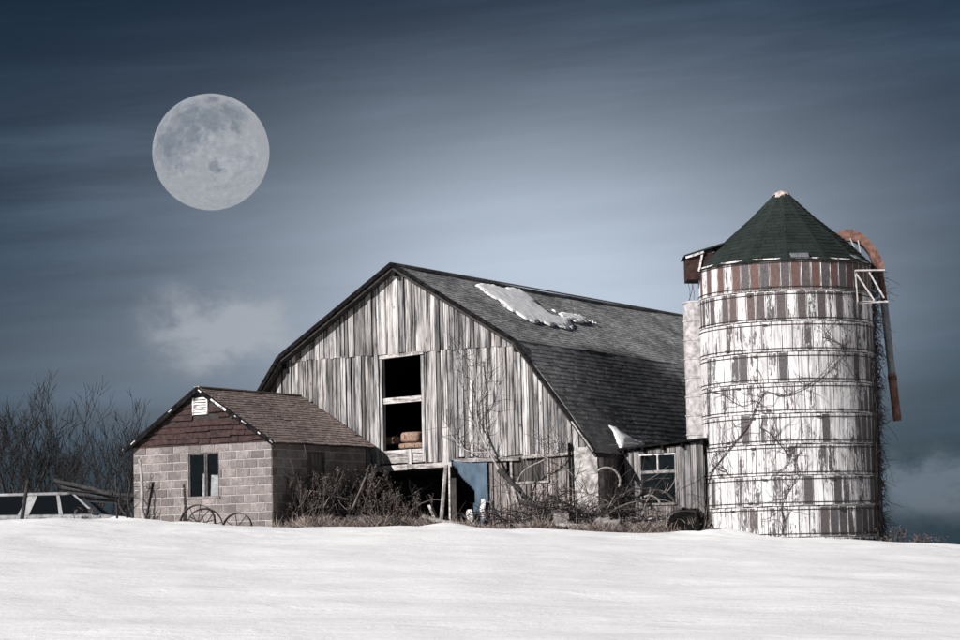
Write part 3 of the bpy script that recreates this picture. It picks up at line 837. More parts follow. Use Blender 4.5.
# crumpled panel: grid inside the outline
poly = [(p.x - bb.x, p.z - bb.z) for p in bp]
cell = 0.05; ids = {}
xs_ = [p[0] for p in poly]; zs_ = [p[1] for p in poly]
gx, gz = int((max(xs_)) / cell) + 2, int(max(zs_) / cell) + 2
for i in range(gx):
    for j in range(gz):
        if inside(poly, i * cell, j * cell) or edge_dist(poly, i * cell, j * cell) < 0.03:
            x, z = i * cell, j * cell
            ids[i, j] = (x, -0.04 * noise.noise(Vector((x * 3, z * 1.2, 3))) - 0.02 * math.sin(x * 16 + z * 2), z)
lst = {}
for k, p in ids.items():
    lst[k] = len(sh.v); sh.v.append(p)
for (i, j) in ids:
    k = [(i, j), (i + 1, j), (i + 1, j + 1), (i, j + 1)]
    if all(q in ids for q in k): sh.f.append(tuple(lst[q] for q in k)); sh.mi.append(0)
so = sh.build('sheet', M['blue'], blue, smooth=True)
md = so.modifiers.new('thick', 'SOLIDIFY'); md.thickness = 0.012
# ragged white scraps by the blue sheet
def rag(label, x, y, wd, ht, v, seed):
    P = gab(x, y, v)
    mb = MB(); n = 7
    for j in range(n + 1):
        for i in range(5):
            t = j / n; a = (i / 4 - 0.5) * wd * (0.35 + 0.65 * math.sin(math.pi * (0.15 + 0.8 * t)))
            mb.v.append((a + 0.04 * noise.noise(Vector((seed, t * 3, 0))), 0.05 * noise.noise(Vector((i, t * 4, seed))), (1 - t) * ht))
    for j in range(n):
        for i in range(4):
            mb.f.append((j * 5 + i, (j + 1) * 5 + i, (j + 1) * 5 + i + 1, j * 5 + i + 1)); mb.mi.append(0)
    o = mb.build('cloth_scrap', M['trim_white'], loc=B0 + U * P.x + V * P.y + Vector((0, 0, P.z)), smooth=True)
    o.rotation_euler = (0, 0, TH)
    o.modifiers.new('thick', 'SOLIDIFY').thickness = 0.01
    tag(o, label, 'cloth scrap', 'scraps by the blue sheet')
rag('white cloth scrap on the ground under the blue sheet', 470, 523, 0.2, 0.32, -0.3, 1.0)
rag('white cloth scrap caught on the right edge of the blue sheet', 483, 520, 0.14, 0.5, -0.16, 5.0)
for i, (x0, y0, x1, y1, v, lab) in enumerate(((423, 516, 440, 521, -0.35, 'pale board tilted in the snow before the barn opening'), (432, 520, 462, 524, -0.5, 'long pale board lying in front of the blue sheet'), (488, 526, 548, 524, -0.9, 'pale beam lying along the snow below the boarded window'), (430, 505, 436, 520, -0.2, 'short upright slat in the barn opening'))):
    P, Q = gab(x0, y0, v), gab(x1, y1, v)
    o = MB().bar((0, 0, 0), (Q.x - P.x, 0, Q.z - P.z), 0.12, 0.07).build('loose_board', M['beam'], loc=B0 + U * P.x + V * P.y + Vector((0, 0, P.z)))
    o.rotation_euler = (0, 0, TH); tag(o, lab, 'board', 'loose boards around the barn')

# ------------------------------------------------------------------ lean-to
LV = 1.15
LB = B0 + V * LV
def lt(x, y, v=0.0): return loc_of(on_plane(x, y, LB + V * v, V), LB)
lean = thing('lean_to', 'small grey board lean-to with a two pane window between barn and silo', 'lean-to', LB, TH)
e0, e1 = lt(616, 452), lt(706, 441)
def lroof(u): return e0.z + (e1.z - e0.z) * (u - e0.x) / (e1.x - e0.x)
wl, wr_ = lt(641, 500), lt(676, 453)
wz0, wz1 = lt(641, 505).z, lt(641, 456).z
u = lt(625, 480).x
uend = lt(704, 480).x
while u < uend - 0.02:
    w_ = rnd.uniform(0.13, 0.24)
    for p in (wl.x, wr_.x):
        if u < p - 0.02 < u + w_ + 0.05: w_ = p - u
    b_ = min(u + w_, uend) - rnd.choice((0.006, 0.01, 0.016))
    if wl.x - 0.01 < (u + b_) / 2 < wr_.x + 0.01:
        board('board', u, b_, -0.3, wz0 - 0.02, wz0 - 0.02, 0, 0.025, M['dark_board'], lean, bright=rnd.uniform(0.8, 1.4))
        board('board', u, b_, wz1 + 0.05, lroof(u) - 0.03, lroof(b_) - 0.03, 0, 0.025, M['leanto_board'], lean, bright=rnd.uniform(0.7, 1.1))
    else:
        board('board', u, b_, -0.3, lroof(u) - 0.03, lroof(b_) - 0.03, rnd.uniform(-0.008, 0.008), 0.025, M['leanto_board'], lean, rnd.uniform(-0.01, 0.01), bright=rnd.uniform(0.75, 1.35))
    u += w_
MB().slab([(e0.x - 0.02, -0.16, e0.z + 0.02), (e1.x, -0.16, e1.z + 0.02), (e1.x - 0.05, 1.6, e1.z + 0.10), (e0.x - 0.02, 1.6, e0.z + 0.10)], (0, 0, 0.05)).build('roof', M['rake'], lean, fix=True)
for k in range(5):
    uu = e0.x + 0.25 + k * (e1.x - e0.x - 0.3) / 4
    MB().box(uu - 0.03, uu + 0.03, -0.14, 0.3, lroof(uu) - 0.09, lroof(uu) + 0.018).build('rafter_tail', M['rake'], lean)
MB().box(lt(625, 480).x, uend, 1.5, 1.55, -0.3, e0.z - 0.02).build('back_wall', M['inside'], lean)
MB().box(lt(625, 480).x - 0.0, lt(625, 480).x + 0.04, 0.04, 1.5, -0.3, e0.z - 0.02).build('side_wall', M['inside'], lean)
win = MB()
zmid = lt(641, 474).z
t_ = 0.034
ww = put('window', MB().box(wl.x, wr_.x, -0.035, 0.04, wz1, wz1 + t_).mesh('window', M['trim_white']), lean)
for (a, b, c, d) in ((wl.x - 0.003, wl.x + t_, wz0, wz1 - 0.002), (wr_.x - t_, wr_.x + 0.003, wz0, wz1 - 0.002), ((wl.x + wr_.x) / 2 - 0.018, (wl.x + wr_.x) / 2 + 0.018, zmid + 0.07, wz1 - 0.002)):
    MB().box(a, b, -0.03, 0.035, c, d).build('stile', M['pale_metal'] if c > wz0 + 0.1 else M['rail_wood'], ww)
MB().box(wl.x + t_ + 0.002, wr_.x - t_ - 0.002, -0.04, 0.03, zmid, zmid + 0.068).build('meeting_rail', M['rail_wood'], ww)
MB().box(wl.x + t_ + 0.002, wr_.x - t_ - 0.002, -0.04, 0.03, wz0 - 0.02, wz0 + 0.03).build('sill', M['rail_wood'], ww)
for (a, b, c, d) in ((wl.x + t_, (wl.x + wr_.x) / 2 - 0.018, zmid + 0.07, wz1), ((wl.x + wr_.x) / 2 + 0.018, wr_.x - t_, zmid + 0.07, wz1), (wl.x + t_, wr_.x - t_, wz0 + 0.03, zmid)):
    MB().box(a + 0.002, b - 0.002, 0.0, 0.006, c + 0.002, d - 0.002).build('pane', M['glass'], ww)

# ------------------------------------------------------------------ shed
S0 = at_y(272, 480, 55.0); S0.z = 2.3
def sg(x, y, v=0.0): return loc_of(on_plane(x, y, S0 + V * v, V), S0)
shed = thing('shed', 'small cinder block shed with a brown shingled gable and louvred vent', 'shed', S0, TH)
SWD, SLN = 4.0, 3.98
zt = 4.44 - S0.z
CH, CL = 0.2032, 0.4
wx0, wx1, wzb, wzt = -2.39, -1.49, 3.18 - S0.z, 4.24 - S0.z
wzt = zt - CH; wzb = zt - CH * 6.15
dv0, dv1, dzt = 1.45, 2.22, zt - CH
# mortar cores (recessed 9 mm behind the block faces)
def core(name, b): return b.build(name, M['mortar'], shed)
c = MB(); T = 0.19; I = 0.009
for (a, b, z0, z1) in ((-SWD + I, wx0, -0.6, zt), (wx1, -I, -0.6, zt), (wx0, wx1, -0.6, wzb), (wx0, wx1, wzt, zt)): c.box(a, b, I, T, z0, z1)
wallf = core('gable_wall', c)
c = MB()
for (a, b, z0, z1) in ((T + 0.001, dv0, -0.6, zt), (dv1, SLN, -0.6, zt), (dv0, dv1, dzt, zt)): c.box(-T, -I, a, b, z0, z1)
walls = core('side_wall', c)
core('side_wall', MB().box(-SWD + I, -SWD + T, T + 0.001, SLN, -0.6, zt))
core('back_wall', MB().box(-SWD + T + 0.001, -T - 0.001, SLN - T, SLN - 0.001, -0.6, zt))
meshes = {}
def block_mesh(L):
    k = round(L, 3)
    if k not in meshes:
        b = MB(); j = 0.011; e = 0.006; h = (L / 2 - j); q = CH / 2 - j
        b.v += [(-h, 0, -q), (h, 0, -q), (h, 0, q), (-h, 0, q), (-h + e, -0.006, -q + e), (h - e, -0.006, -q + e), (h - e, -0.006, q - e), (-h + e, -0.006, q - e), (-h, 0.02, -q), (h, 0.02, -q), (h, 0.02, q), (-h, 0.02, q)]
        for f in ((4, 5, 6, 7), (0, 1, 5, 4), (1, 2, 6, 5), (2, 3, 7, 6), (3, 0, 4, 7), (8, 9, 1, 0), (9, 10, 2, 1), (10, 11, 3, 2), (11, 8, 0, 3)): b.f.append(f); b.mi.append(0)
        meshes[k] = b.mesh('block', M['block'])
    return meshes[k]
def lay(a, b, holes, place, parent):
    for r in range(13):
        z0 = zt - (r + 1) * CH
        x = a - (CL / 2 if r % 2 else 0.0)
        while x < b - 0.02:
            segs = [(max(x, a), min(x + CL, b))]
            for (h0, h1, hz0, hz1) in holes:
                if z0 + CH / 2 > hz0 and z0 + CH / 2 < hz1:
                    new = []
                    for (p, q) in segs:
                        if q <= h0 or p >= h1: new.append((p, q))
                        else:
                            if p < h0: new.append((p, h0))
                            if q > h1: new.append((h1, q))
                    segs = new
            for (p, q) in segs:
                if q - p > 0.06:
                    o = put('block', block_mesh(q - p), parent)
                    place(o, (p + q) / 2, z0 + CH / 2)
                    k = rnd.choice((0.75, 0.9, 1.0, 1.1, 1.2)) * rnd.uniform(0.93, 1.07)
                    o.color = (k, k * 0.99, k * 0.985, 1)
            x += CL
def place_front(o, x, z): o.location = (x, rnd.uniform(0.0, 0.003), z)
def place_side(o, x, z): o.location = (0 - rnd.uniform(0.0, 0.003), x, z); o.rotation_euler = (0, 0, math.pi / 2)
lay(-SWD, 0, [(wx0, wx1, wzb + 0.05, wzt)], place_front, wallf)
lay(0.0, SLN, [(dv0, dv1, -1, dzt)], place_side, walls)
# concrete lintel and sill of the window are plain blocks; window itself
wn = put('window', MB().box(wx0 + 0.001, wx1 - 0.001, 0.03, 0.10, wzt - 0.045, wzt - 0.001).mesh('window', M['frame_dark']), shed)
xm = (wx0 + wx1) / 2 + 0.05
for (a, b, nm) in ((wx0 + 0.001, wx0 + 0.05, 'jamb'), (wx1 - 0.045, wx1 - 0.001, 'jamb'), (xm - 0.045, xm - 0.008, 'mullion'), (xm + 0.008, xm + 0.045, 'mullion')):
    MB().box(a, b, 0.03, 0.10, wzb + 0.03, wzt - 0.047).build(nm, M['frame_dark'], wn)
MB().box(wx0 - 0.03, wx1 + 0.03, -0.03, 0.12, wzb - 0.03, wzb + 0.028).build('sill', M['block'], wn)
for (a, b) in ((wx0 + 0.05, xm - 0.045), (xm + 0.045, wx1 - 0.045)):
    MB().box(a + 0.002, b - 0.002, 0.06, 0.066, wzb + 0.032, wzt - 0.05).build('pane', M['glass'], wn)
# pale panels added inside the panes, standing in for bright light there
def pane_light_panel(x0, x1, z0, z1, v, lab):
    P = Vector(((x0 + x1) / 2, v, z0))
    b = MB(); h = (x1 - x0) / 2; H = z1 - z0
    b.hexa([(-h, 0, 0), (h, 0, 0), (h, 0.03, 0), (-h, 0.03, 0), (-h + 0.01, 0.02, H), (h, 0.02, H - 0.015), (h, 0.05, H - 0.015), (-h + 0.01, 0.05, H)])
    o = b.build('bright_panel', M['pale_metal'], loc=S0 + U * P.x + V * P.y + Vector((0, 0, P.z))); o.rotation_euler = (0, 0, TH)
    tag(o, lab, 'board', 'added panels for bright light in the shed window')
pane_light_panel(xm - 0.14, xm - 0.05, wzb + 0.035, 0.5 * (wzb + wzt) + 0.04, 0.072, 'narrow added panel standing in for bright light in the left shed pane')
pane_light_panel(xm + 0.10, wx1 - 0.05, wzb + 0.035, 0.5 * (wzb + wzt) + 0.0, 0.072, 'broad added panel standing in for bright light in the right shed pane')
# side door in shade
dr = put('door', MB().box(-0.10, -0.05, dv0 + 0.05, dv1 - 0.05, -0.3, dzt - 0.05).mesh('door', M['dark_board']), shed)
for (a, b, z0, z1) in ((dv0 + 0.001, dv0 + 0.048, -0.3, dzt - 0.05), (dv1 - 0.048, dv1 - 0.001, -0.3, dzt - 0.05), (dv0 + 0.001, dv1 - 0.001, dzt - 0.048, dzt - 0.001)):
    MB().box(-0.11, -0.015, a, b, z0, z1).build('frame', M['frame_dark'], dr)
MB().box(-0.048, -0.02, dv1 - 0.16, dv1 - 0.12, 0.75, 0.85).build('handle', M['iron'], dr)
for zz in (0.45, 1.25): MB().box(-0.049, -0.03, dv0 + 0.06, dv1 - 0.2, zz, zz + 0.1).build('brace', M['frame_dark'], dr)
# gable: backing + shingle pieces
apx, apz = -SWD / 2, 5.70 - S0.z
gs = (apz - zt) / (SWD / 2)
def gtop(x): return apz - abs(x - apx) * gs
MB().slab([(-SWD, 0.0, zt), (0, 0.0, zt), (apx, 0.0, apz - 0.02)], (0, 0.05, 0)).build('gable_board', M['deck'], shed, fix=True)
gp = put('gable_siding', MB().box(-SWD + 0.0, 0.0, -0.03, -0.004, zt - 0.02, zt + 0.012).mesh('gable_siding', M['brown_shingle']), shed)
rows = 9; rh = (apz - zt) / rows
vt = (-2.21, -1.77, 5.12 - S0.z, 5.52 - S0.z)
for r in range(rows):
    z0 = zt + r * rh
    lim = (apz - z0) / gs - 0.01
    x = apx - lim - rnd.uniform(0, 0.25)
    while x < apx + lim:
        w_ = rnd.choice((0.35, 0.6, 0.9, 1.2)) * rnd.uniform(0.8, 1.2)
        a, b = max(x, apx - lim) + 0.006, min(x + w_, apx + lim) - 0.006
        x += w_
        if b - a < 0.05: continue
        if r == rows - 1 and b - a < 0.1: continue
        if a < vt[1] and b > vt[0] and z0 + rh > vt[2] and z0 < vt[3] - 0.02:
            if a < vt[0] - 0.06: b = vt[0] - 0.01
            elif b > vt[1] + 0.06: a = vt[1] + 0.01
            else: continue
        s_ = MB(); dz = rnd.uniform(-0.03, 0.04); l_ = rnd.uniform(0.035, 0.075)
        t1 = min(z0 + rh * 1.25, gtop(a) - 0.002); t2 = min(z0 + rh * 1.25, gtop(b) - 0.002)
        if max(t1, t2) < z0 + 0.03: continue
        t1, t2 = max(t1, z0 + 0.012), max(t2, z0 + 0.012)
        j2 = rnd.uniform(-0.012, 0.012)
        zlo = max(-dz if r == 0 else 0, dz)
        s_.hexa([(a, -l_, z0 + zlo), (b, -l_, z0 + zlo + j2), (b, -0.001, z0 + zlo + j2), (a, -0.001, z0 + zlo), (a, -0.008, max(t1, z0 + zlo + .01)), (b, -0.008, max(t2, z0 + zlo + .01)), (b, -0.001, max(t2, z0 + zlo + .01)), (a, -0.001, max(t1, z0 + zlo + .01))])
        s_.build('shingle', M['brown_shingle'], gp)
ve = put('vent', MB().box(vt[0], vt[1], -0.045, -0.04 + 0.03, vt[3] - 0.04, vt[3]).mesh('vent', M['trim_white']), shed)
for (a, b) in ((vt[0], vt[0] + 0.035), (vt[1] - 0.035, vt[1])): MB().box(a, b, -0.05, -0.01, vt[2], vt[3] - 0.042).build('frame', M['trim_white'], ve)
for k in range(6):
    z0 = vt[2] + 0.005 + k * 0.058
    MB().hexa([(vt[0] + 0.037, -0.05, z0), (vt[1] - 0.037, -0.05, z0), (vt[1] - 0.037, -0.04, z0), (vt[0] + 0.037, -0.04, z0), (vt[0] + 0.037, -0.018, z0 + 0.042), (vt[1] - 0.037, -0.018, z0 + 0.042), (vt[1] - 0.037, -0.01, z0 + 0.042), (vt[0] + 0.037, -0.01, z0 + 0.042)]).build('slat', M['trim_white'], ve)
# roof
SOV, EO = 0.13, 0.16
sroof = MB()
el, er = Vector((-SWD - EO, -SOV, zt - EO * gs + 0.05)), Vector((EO, -SOV, zt - EO * gs + 0.05)); ap_ = Vector((apx, -SOV, apz + 0.05))
RL = SLN + SOV + 0.12
for (a, b) in ((el, ap_), (ap_, er)):
    n_ = Vector((-(b.z - a.z), 0, b.x - a.x)).normalized()
    sroof.slab([a, b, b + V_ * RL, a + V_ * RL], -n_ * 0.04)
sroof = sroof.build('roof', M['deck'], shed, fix=True)
for idx, a in enumerate((er, el)):
    S = ap_ - a; H = S.length; S.normalize(); Nn = Vector((-S.z, 0, S.x)); Nn = -Nn if Nn.z < 0 else Nn
    m_ = MB()
    shingle_field(m_, a - S * 0.03 - V_ * 0.02, V_, S, Nn, RL + 0.04, H + 0.05, 0.115, 0.14, 0.32, 0.02, rr, warp=lambda aa, ss: 0.02 + 0.018 * noise.noise(Vector((aa * 0.9, ss * 0.9, 7.7))), missing=0.006)
    o = m_.build('shingles', M['shed_shingle'], sroof); o['kind'] = 'stuff'
    rb = MB().slab([a + V_ * -0.012 + Nn * 0.03, ap_ + V_ * -0.012 + Nn * 0.03, ap_ + V_ * -0.012 - Nn * 0.085, a + V_ * -0.012 - Nn * 0.085], (0, -0.02, 0)).build('rake_board', M['rake'], sroof, fix=True)
    # scraps of white trim left on the rake
    for (t0, t1) in (((0.0, 0.035), (0.16, 0.19), (0.34, 0.40), (0.47, 0.49), (0.60, 0.80), (0.93, 0.97)) if idx == 0 else ((0.10, 0.16), (0.62, 0.66))):
        c0, c1 = a + S * (H * t0), a + S * (H * t1)
        wd = 0.055 if (t1 - t0) > 0.12 else 0.03
        q = -V_ * 0.045 - Nn * 0.005
        MB().hexa([c0 + q - Nn * wd, c1 + q - Nn * wd * 0.8, c1 + q - Nn * wd * 0.8 + V_ * 0.008, c0 + q - Nn * wd + V_ * 0.008, c0 + q, c1 + q, c1 + q + V_ * 0.008, c0 + q + V_ * 0.008]).build('trim_scrap', M['trim_white'] if idx == 0 else M['pale_metal'], sroof)
MB().bar(ap_ + Vector((0, -0.02, 0.02)), ap_ + Vector((0, RL, 0.02)), 0.14, 0.03).build('ridge_cap', M['shed_shingle'], sroof)
MB().tube([(EO - 0.02, 1.1, zt - 0.06), (EO - 0.01, 1.15, zt - 0.2), (EO - 0.1, 1.2, zt - 0.35)], 0.012, 5).build('wire', M['pale_metal'], shed)

# ------------------------------------------------------------------ silo
KS = 0.977
SC = Vector((7.36 * KS, 57.5 * KS, 1.75)); SR = 2.06 * KS
silo = thing('silo', 'tall round silo of peeling white staves with a green shingled cone roof', 'silo', SC)
NS, NT = 54, 10
ztop_s = 1.6 + 6.80 * KS - SC.z
tier_h = 0.716 * KS
smesh = MB()
j = 0.0035; e = 0.008
h_, q_ = SW / 2 - j, SH / 2
smesh.v += [(-h_, 0, -q_), (h_, 0, -q_), (h_, 0, q_), (-h_, 0, q_), (-h_ + e, -0.008, -q_ + e), (h_ - e, -0.008, -q_ + e), (h_ - e, -0.008, q_ - e), (-h_ + e, -0.008, q_ - e), (-h_, 0.05, -q_), (h_, 0.05, -q_), (h_, 0.05, q_), (-h_, 0.05, q_)]
for f in ((4, 5, 6, 7), (0, 1, 5, 4), (1, 2, 6, 5), (2, 3, 7, 6), (3, 0, 4, 7), (8, 9, 1, 0), (9, 10, 2, 1), (10, 11, 3, 2), (11, 8, 0, 3)): smesh.f.append(f); smesh.mi.append(0)
sme = smesh.mesh('stave', M['stave'])
rest = MB()
sr = random.Random(5)
for k in range(NT):
    zc = ztop_s - (k + 0.5) * tier_h
    for i in range(NS):
        a = 2 * math.pi * (i + (0.5 if k % 2 else 0.0)) / NS          # angle from -Y (towards the camera)
        a = (a + math.pi) % (2 * math.pi) - math.pi
        p = Vector((math.sin(a) * SR, -math.cos(a) * SR, zc + sr.uniform(-0.008, 0.004)))
        if abs(a) < math.pi * 0.553:
            o = put('stave', sme, silo, p, a)
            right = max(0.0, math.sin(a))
            if k == 0:
                if i % 2: col = (0.96 if a > -0.75 else sr.choice((0.2, 0.5)), sr.uniform(0.0, 0.2), 0.85)
                else: col = (0.97, sr.uniform(0.75, 1.0), 0.85)
                if a < -0.75 and i % 2 == 0: col = (0.85, 0.9, 0.9)
            elif k == 1:
                col = (sr.choice((0.55, 0.72, 0.85, 0.4, 0.6)), sr.choice((0.0, 0.2, 0.45)), 0.9)
            else:
                pe = sr.choice((0.28, 0.34, 0.40, 0.44, 0.48, 0.51, 0.56)) + 0.42 * right ** 3  # barer to the right: peeling there, plus weak shade deepened by colour
                if k == NT - 2 and a > 0.2 and sr.random() < 0.45: pe = 0.95
                if sr.random() < 0.04: pe = 0.85
                col = (pe, sr.choice((0.0, 0.0, 0.05, 0.2)), sr.uniform(0.75, 1.0))
            o.color = (*col, 1)
        else:
            Rm = Matrix.Rotation(a, 3, 'Z'); b0 = len(rest.v)
            rest.v += [tuple(p + Rm @ Vector(v)) for v in smesh.v]
            for f in smesh.f: rest.f.append(tuple(b0 + q for q in f)); rest.mi.append(0)
o = rest.build('rear_staves', M['stave'], silo); o['kind'] = 'stuff'; o.color = (0.4, 0.2, 0.9, 1)
ic = MB(); n = NS
for i in range(n):
    a0, a1 = 2 * math.pi * i / n, 2 * math.pi * (i + 1) / n
    ic.quad((math.cos(a0) * (SR - 0.035), math.sin(a0) * (SR - 0.035), ztop_s - NT * tier_h - 0.3), (math.cos(a1) * (SR - 0.035), math.sin(a1) * (SR - 0.035), ztop_s - NT * tier_h - 0.3), (math.cos(a1) * (SR - 0.035), math.sin(a1) * (SR - 0.035), ztop_s), (math.cos(a0) * (SR - 0.035), math.sin(a0) * (SR - 0.035), ztop_s))
ic.build('inner_lining', M['deck'], silo)
hm = MB().ring((0, 0, 0), (1, 0, 0), (0, 1, 0), SR + 0.018, 0.011, 72, 5).mesh('hoop', M['hoop'], True)
lug = MB(); lug.box(-0.05, 0.05, -0.03, 0.02, -0.022, 0.022); lug = lug.mesh('hoop_lug', M['iron'])
for k in range(1, NT + 1):
    zb = ztop_s - k * tier_h
    for dz in (0.075, -0.085):
        z = zb + dz + sr.uniform(-0.01, 0.01)
        hp = put('hoop', hm, silo, (0, 0, z))
        hp.rotation_euler = (sr.uniform(-0.004, 0.004), sr.uniform(-0.004, 0.004), 0)
        for a in (sr.uniform(-1.1, -0.3), sr.uniform(0.2, 1.1)):
            put('lug', lug, hp, (math.sin(a) * (SR + 0.02), -math.cos(a) * (SR + 0.02), 0), a)
    # thin white mortar ledge between tiers
put('top_hoop', hm, silo, (0, 0, ztop_s - 0.06))
MB().ring((0, 0, ztop_s + 0.01), (1, 0, 0), (0, 1, 0), SR - 0.01, 0.035, 72, 6).build('rim', M['trim_white'], silo)
# cone roof with shingled facets
NF = 14
zb_, za_ = ztop_s + 0.02, 1.6 + 8.66 * KS - SC.z
croof = MB()
prof = [(SR + 0.07, zb_ - 0.05), (1.55, zb_ + 0.50), (0.75, zb_ + 1.18), (0.12, za_)]
rot0 = R_(-6)
def rp(r, z, i): 
    a = rot0 + 2 * math.pi * i / NF
    return Vector((math.sin(a) * r, -math.cos(a) * r, z))
for i in range(NF):
    for (r0, z0), (r1, z1) in zip(prof, prof[1:]):
        croof.quad(rp(r0, z0, i), rp(r0, z0, i + 1), rp(r1, z1, i + 1), rp(r1, z1, i))
cone = croof.build('roof', M['deck'], silo)
cs = MB()
for i in range(NF):
    for pi_, ((r0, z0), (r1, z1)) in enumerate(zip(prof, prof[1:])):
        a, b, c_, d_ = rp(r0, z0, i), rp(r0, z0, i + 1), rp(r1, z1, i + 1), rp(r1, z1, i)
        A = (b - a); L = A.length; A.normalize()
        mid0, mid1 = (a + b) / 2, (c_ + d_) / 2
        S = mid1 - mid0; H = S.length; S.normalize()
        Nn = A.cross(S)
        L1 = (c_ - d_).length
        def span(s, L=L, L1=L1, H=H):
            k = min(1.0, s / H); ins = (L - L1) / 2 * k
            return (ins, L - ins)
        shingle_field(cs, a + Nn * 0.004, A, S, Nn, L, H + 0.02, 0.125, 0.2, 0.4, 0.022, rr, span=span, missing=0.004)
o = cs.build('shingles', M['green_shingle'], cone); o['kind'] = 'stuff'
for i in range(NF):
    pts = [rp(r + 0.012, z + 0.010, i) for r, z in prof]
    hipb = MB()
    for p, q in zip(pts, pts[1:]):
        hipb.bar(p, q, 0.09, 0.008, up=rp(1, 0.9, i))
    hipb.build('hip_cap', M['green_shingle'], cone)
cp = MB(); n = 9
for i in range(n):
    a0, a1 = 2 * math.pi * i / n, 2 * math.pi * (i + 1) / n
    for (r0, z0), (r1, z1) in (((0.27, za_ - 0.12), (0.17, za_ + 0.01)), ((0.17, za_ + 0.01), (0.0, za_ + 0.08))):
        w0_ = 1 + 0.12 * math.sin(i * 2.3); w1_ = 1 + 0.12 * math.sin((i + 1) % n * 2.3)
        cp.quad((math.cos(a0) * r0 * w0_, math.sin(a0) * r0 * w0_, z0), (math.cos(a1) * r0 * w1_, math.sin(a1) * r0 * w1_, z0), (math.cos(a1) * r1 * w1_, math.sin(a1) * r1 * w1_, z1), (math.cos(a0) * r1 * w0_, math.sin(a0) * r1 * w0_, z1))
cp.build('cap', M['cap_metal'], cone)
for a, l in ((0.05, 0.42), (0.82, 0.22)):
    Rm = Matrix.Rotation(a, 3, 'Z')
    pts = [Rm @ Vector(v) for v in ((-l / 2, -SR - 0.10, 0), (l / 2, -SR - 0.10, 0), (l / 2, -SR + 0.06, 0.10), (-l / 2, -SR + 0.06, 0.10))]
    MB().slab([p + Vector((0, 0, zb_ + 0.02)) for p in pts], (0, 0, 0.012)).build('flashing', M['steel'], cone, fix=True)
# dormer hood over the chute
def sl(x, y, Y): return at_y(x, y, Y * KS) - SC
dm = put('dormer', MB().mesh('x', M['dark_rust']), silo)
bpy.data.objects.remove(dm)
d0, d1 = sl(687, 280, 57.3), sl(699, 256, 57.3)
zr0, zr1 = d1.z + 0.0, d1.z
dmb = MB()
front = [(d0.x, 0, d0.z), (d0.x + 0.62, 0, d0.z - 0.02), (d0.x + 0.62, 0, d1.z + 0.14), (d0.x, 0, d1.z - 0.03)]
fy = 57.15 * KS - SC.y
dmb.slab([Vector((p[0], fy, p[2])) for p in front], (0, 0.9, 0))
dormer = dmb.build('dormer', M['brown_shingle'], silo, fix=True)
MB().slab([(d0.x - 0.06, fy - 0.08, d1.z - 0.035), (d0.x + 1.05, fy - 0.08, d1.z + 0.29), (d0.x + 1.05, fy + 0.98, d1.z + 0.29), (d0.x - 0.06, fy + 0.98, d1.z - 0.035)], (0, 0, 0.04)).build('roof', M['green_shingle'], dormer, fix=True)
MB().bar((d0.x - 0.03, fy - 0.06, d1.z - 0.055), (d0.x + 0.4, fy - 0.06, d1.z + 0.065), 0.03, 0.05).build('fascia', M['trim_white'], dormer)
MB().bar((d0.x + 0.36, fy - 0.03, d1.z + 0.03), (d0.x + 0.27, fy - 0.03, d0.z + 0.18), 0.045, 0.03, up=(0, 1, 0)).build('corner_trim', M['trim_white'], dormer)
# chute made of stacked pale rings
cx, cy, cr = 5.28 * KS - SC.x, 57.95 * KS - SC.y, 0.34
sec = MB()
n = 16
for (r0, z0, r1, z1) in ((cr, 0.0, cr, 0.40), (cr, 0.40, cr + 0.018, 0.405), (cr + 0.018, 0.405, cr + 0.018, 0.44), (cr + 0.018, 0.44, cr, 0.445)):
    for i in range(n):
        a0, a1 = 2 * math.pi * i / n, 2 * math.pi * (i + 1) / n
        sec.quad((math.cos(a0) * r0, math.sin(a0) * r0, z0), (math.cos(a1) * r0, math.sin(a1) * r0, z0), (math.cos(a1) * r1, math.sin(a1) * r1, z1), (math.cos(a0) * r1, math.sin(a0) * r1, z1))
sec.m = 0
sec.f.append(tuple(range(len(sec.v), len(sec.v) + n))); sec.mi.append(0)
sec.v += [(math.cos(2 * math.pi * i / n) * cr, math.sin(2 * math.pi * i / n) * cr, 0.443) for i in range(n)]
secm = sec.mesh('chute_section', M['chute'])
z = 1.6 + 6.12 * KS - SC.z - 0.45
while z > 0.2:
    put('chute_section', secm, silo, (cx + rnd.uniform(-0.006, 0.006), cy, z), rnd.uniform(-0.2, 0.2)); z -= 0.447
for a, b in (((689, 301), (693, 281)), ((694, 300), (692, 282)), ((690, 300), (688, 282))):
    MB().tube([sl(*a, 57.75), sl((a[0] + b[0]) / 2 + 1, (a[1] + b[1]) / 2, 57.72), sl(*b, 57.7)], 0.007, 4).build('wire', M['iron'], silo)
# filler pipe
PY = 57.35
arc = [(836, 240), (842, 236), (850, 235.5), (858, 238), (866, 244), (873, 253), (877.5, 263), (879.5, 272)]
pts = [sl(x, y, PY) for x, y in arc]
goose = MB()
wv = 0.13
for i in range(len(pts)):
    d = (pts[min(i + 1, len(pts) - 1)] - pts[max(i - 1, 0)]).normalized()
    nn = Vector((0, 1, 0)).cross(d).normalized() * -1
    hgt = 0.115 + 0.02 * math.sin(i)
    for (s_, q_) in ((-1, -1), (1, -1), (1, 1), (-1, 1)):
        goose.v.append(tuple(pts[i] + Vector((0, wv * s_, 0)) + nn * hgt * q_))
for i in range(len(pts) - 1):
    for k in range(4):
        k2 = (k + 1) % 4
        goose.f.append((i * 4 + k, i * 4 + k2, (i + 1) * 4 + k2, (i + 1) * 4 + k)); goose.mi.append(0)
goose.f += [(3, 2, 1, 0), tuple(len(pts) * 4 - 4 + k for k in range(4))]; goose.mi += [0, 0]
pipe = goose.build('filler_pipe', M['rust'], silo, fix=True)
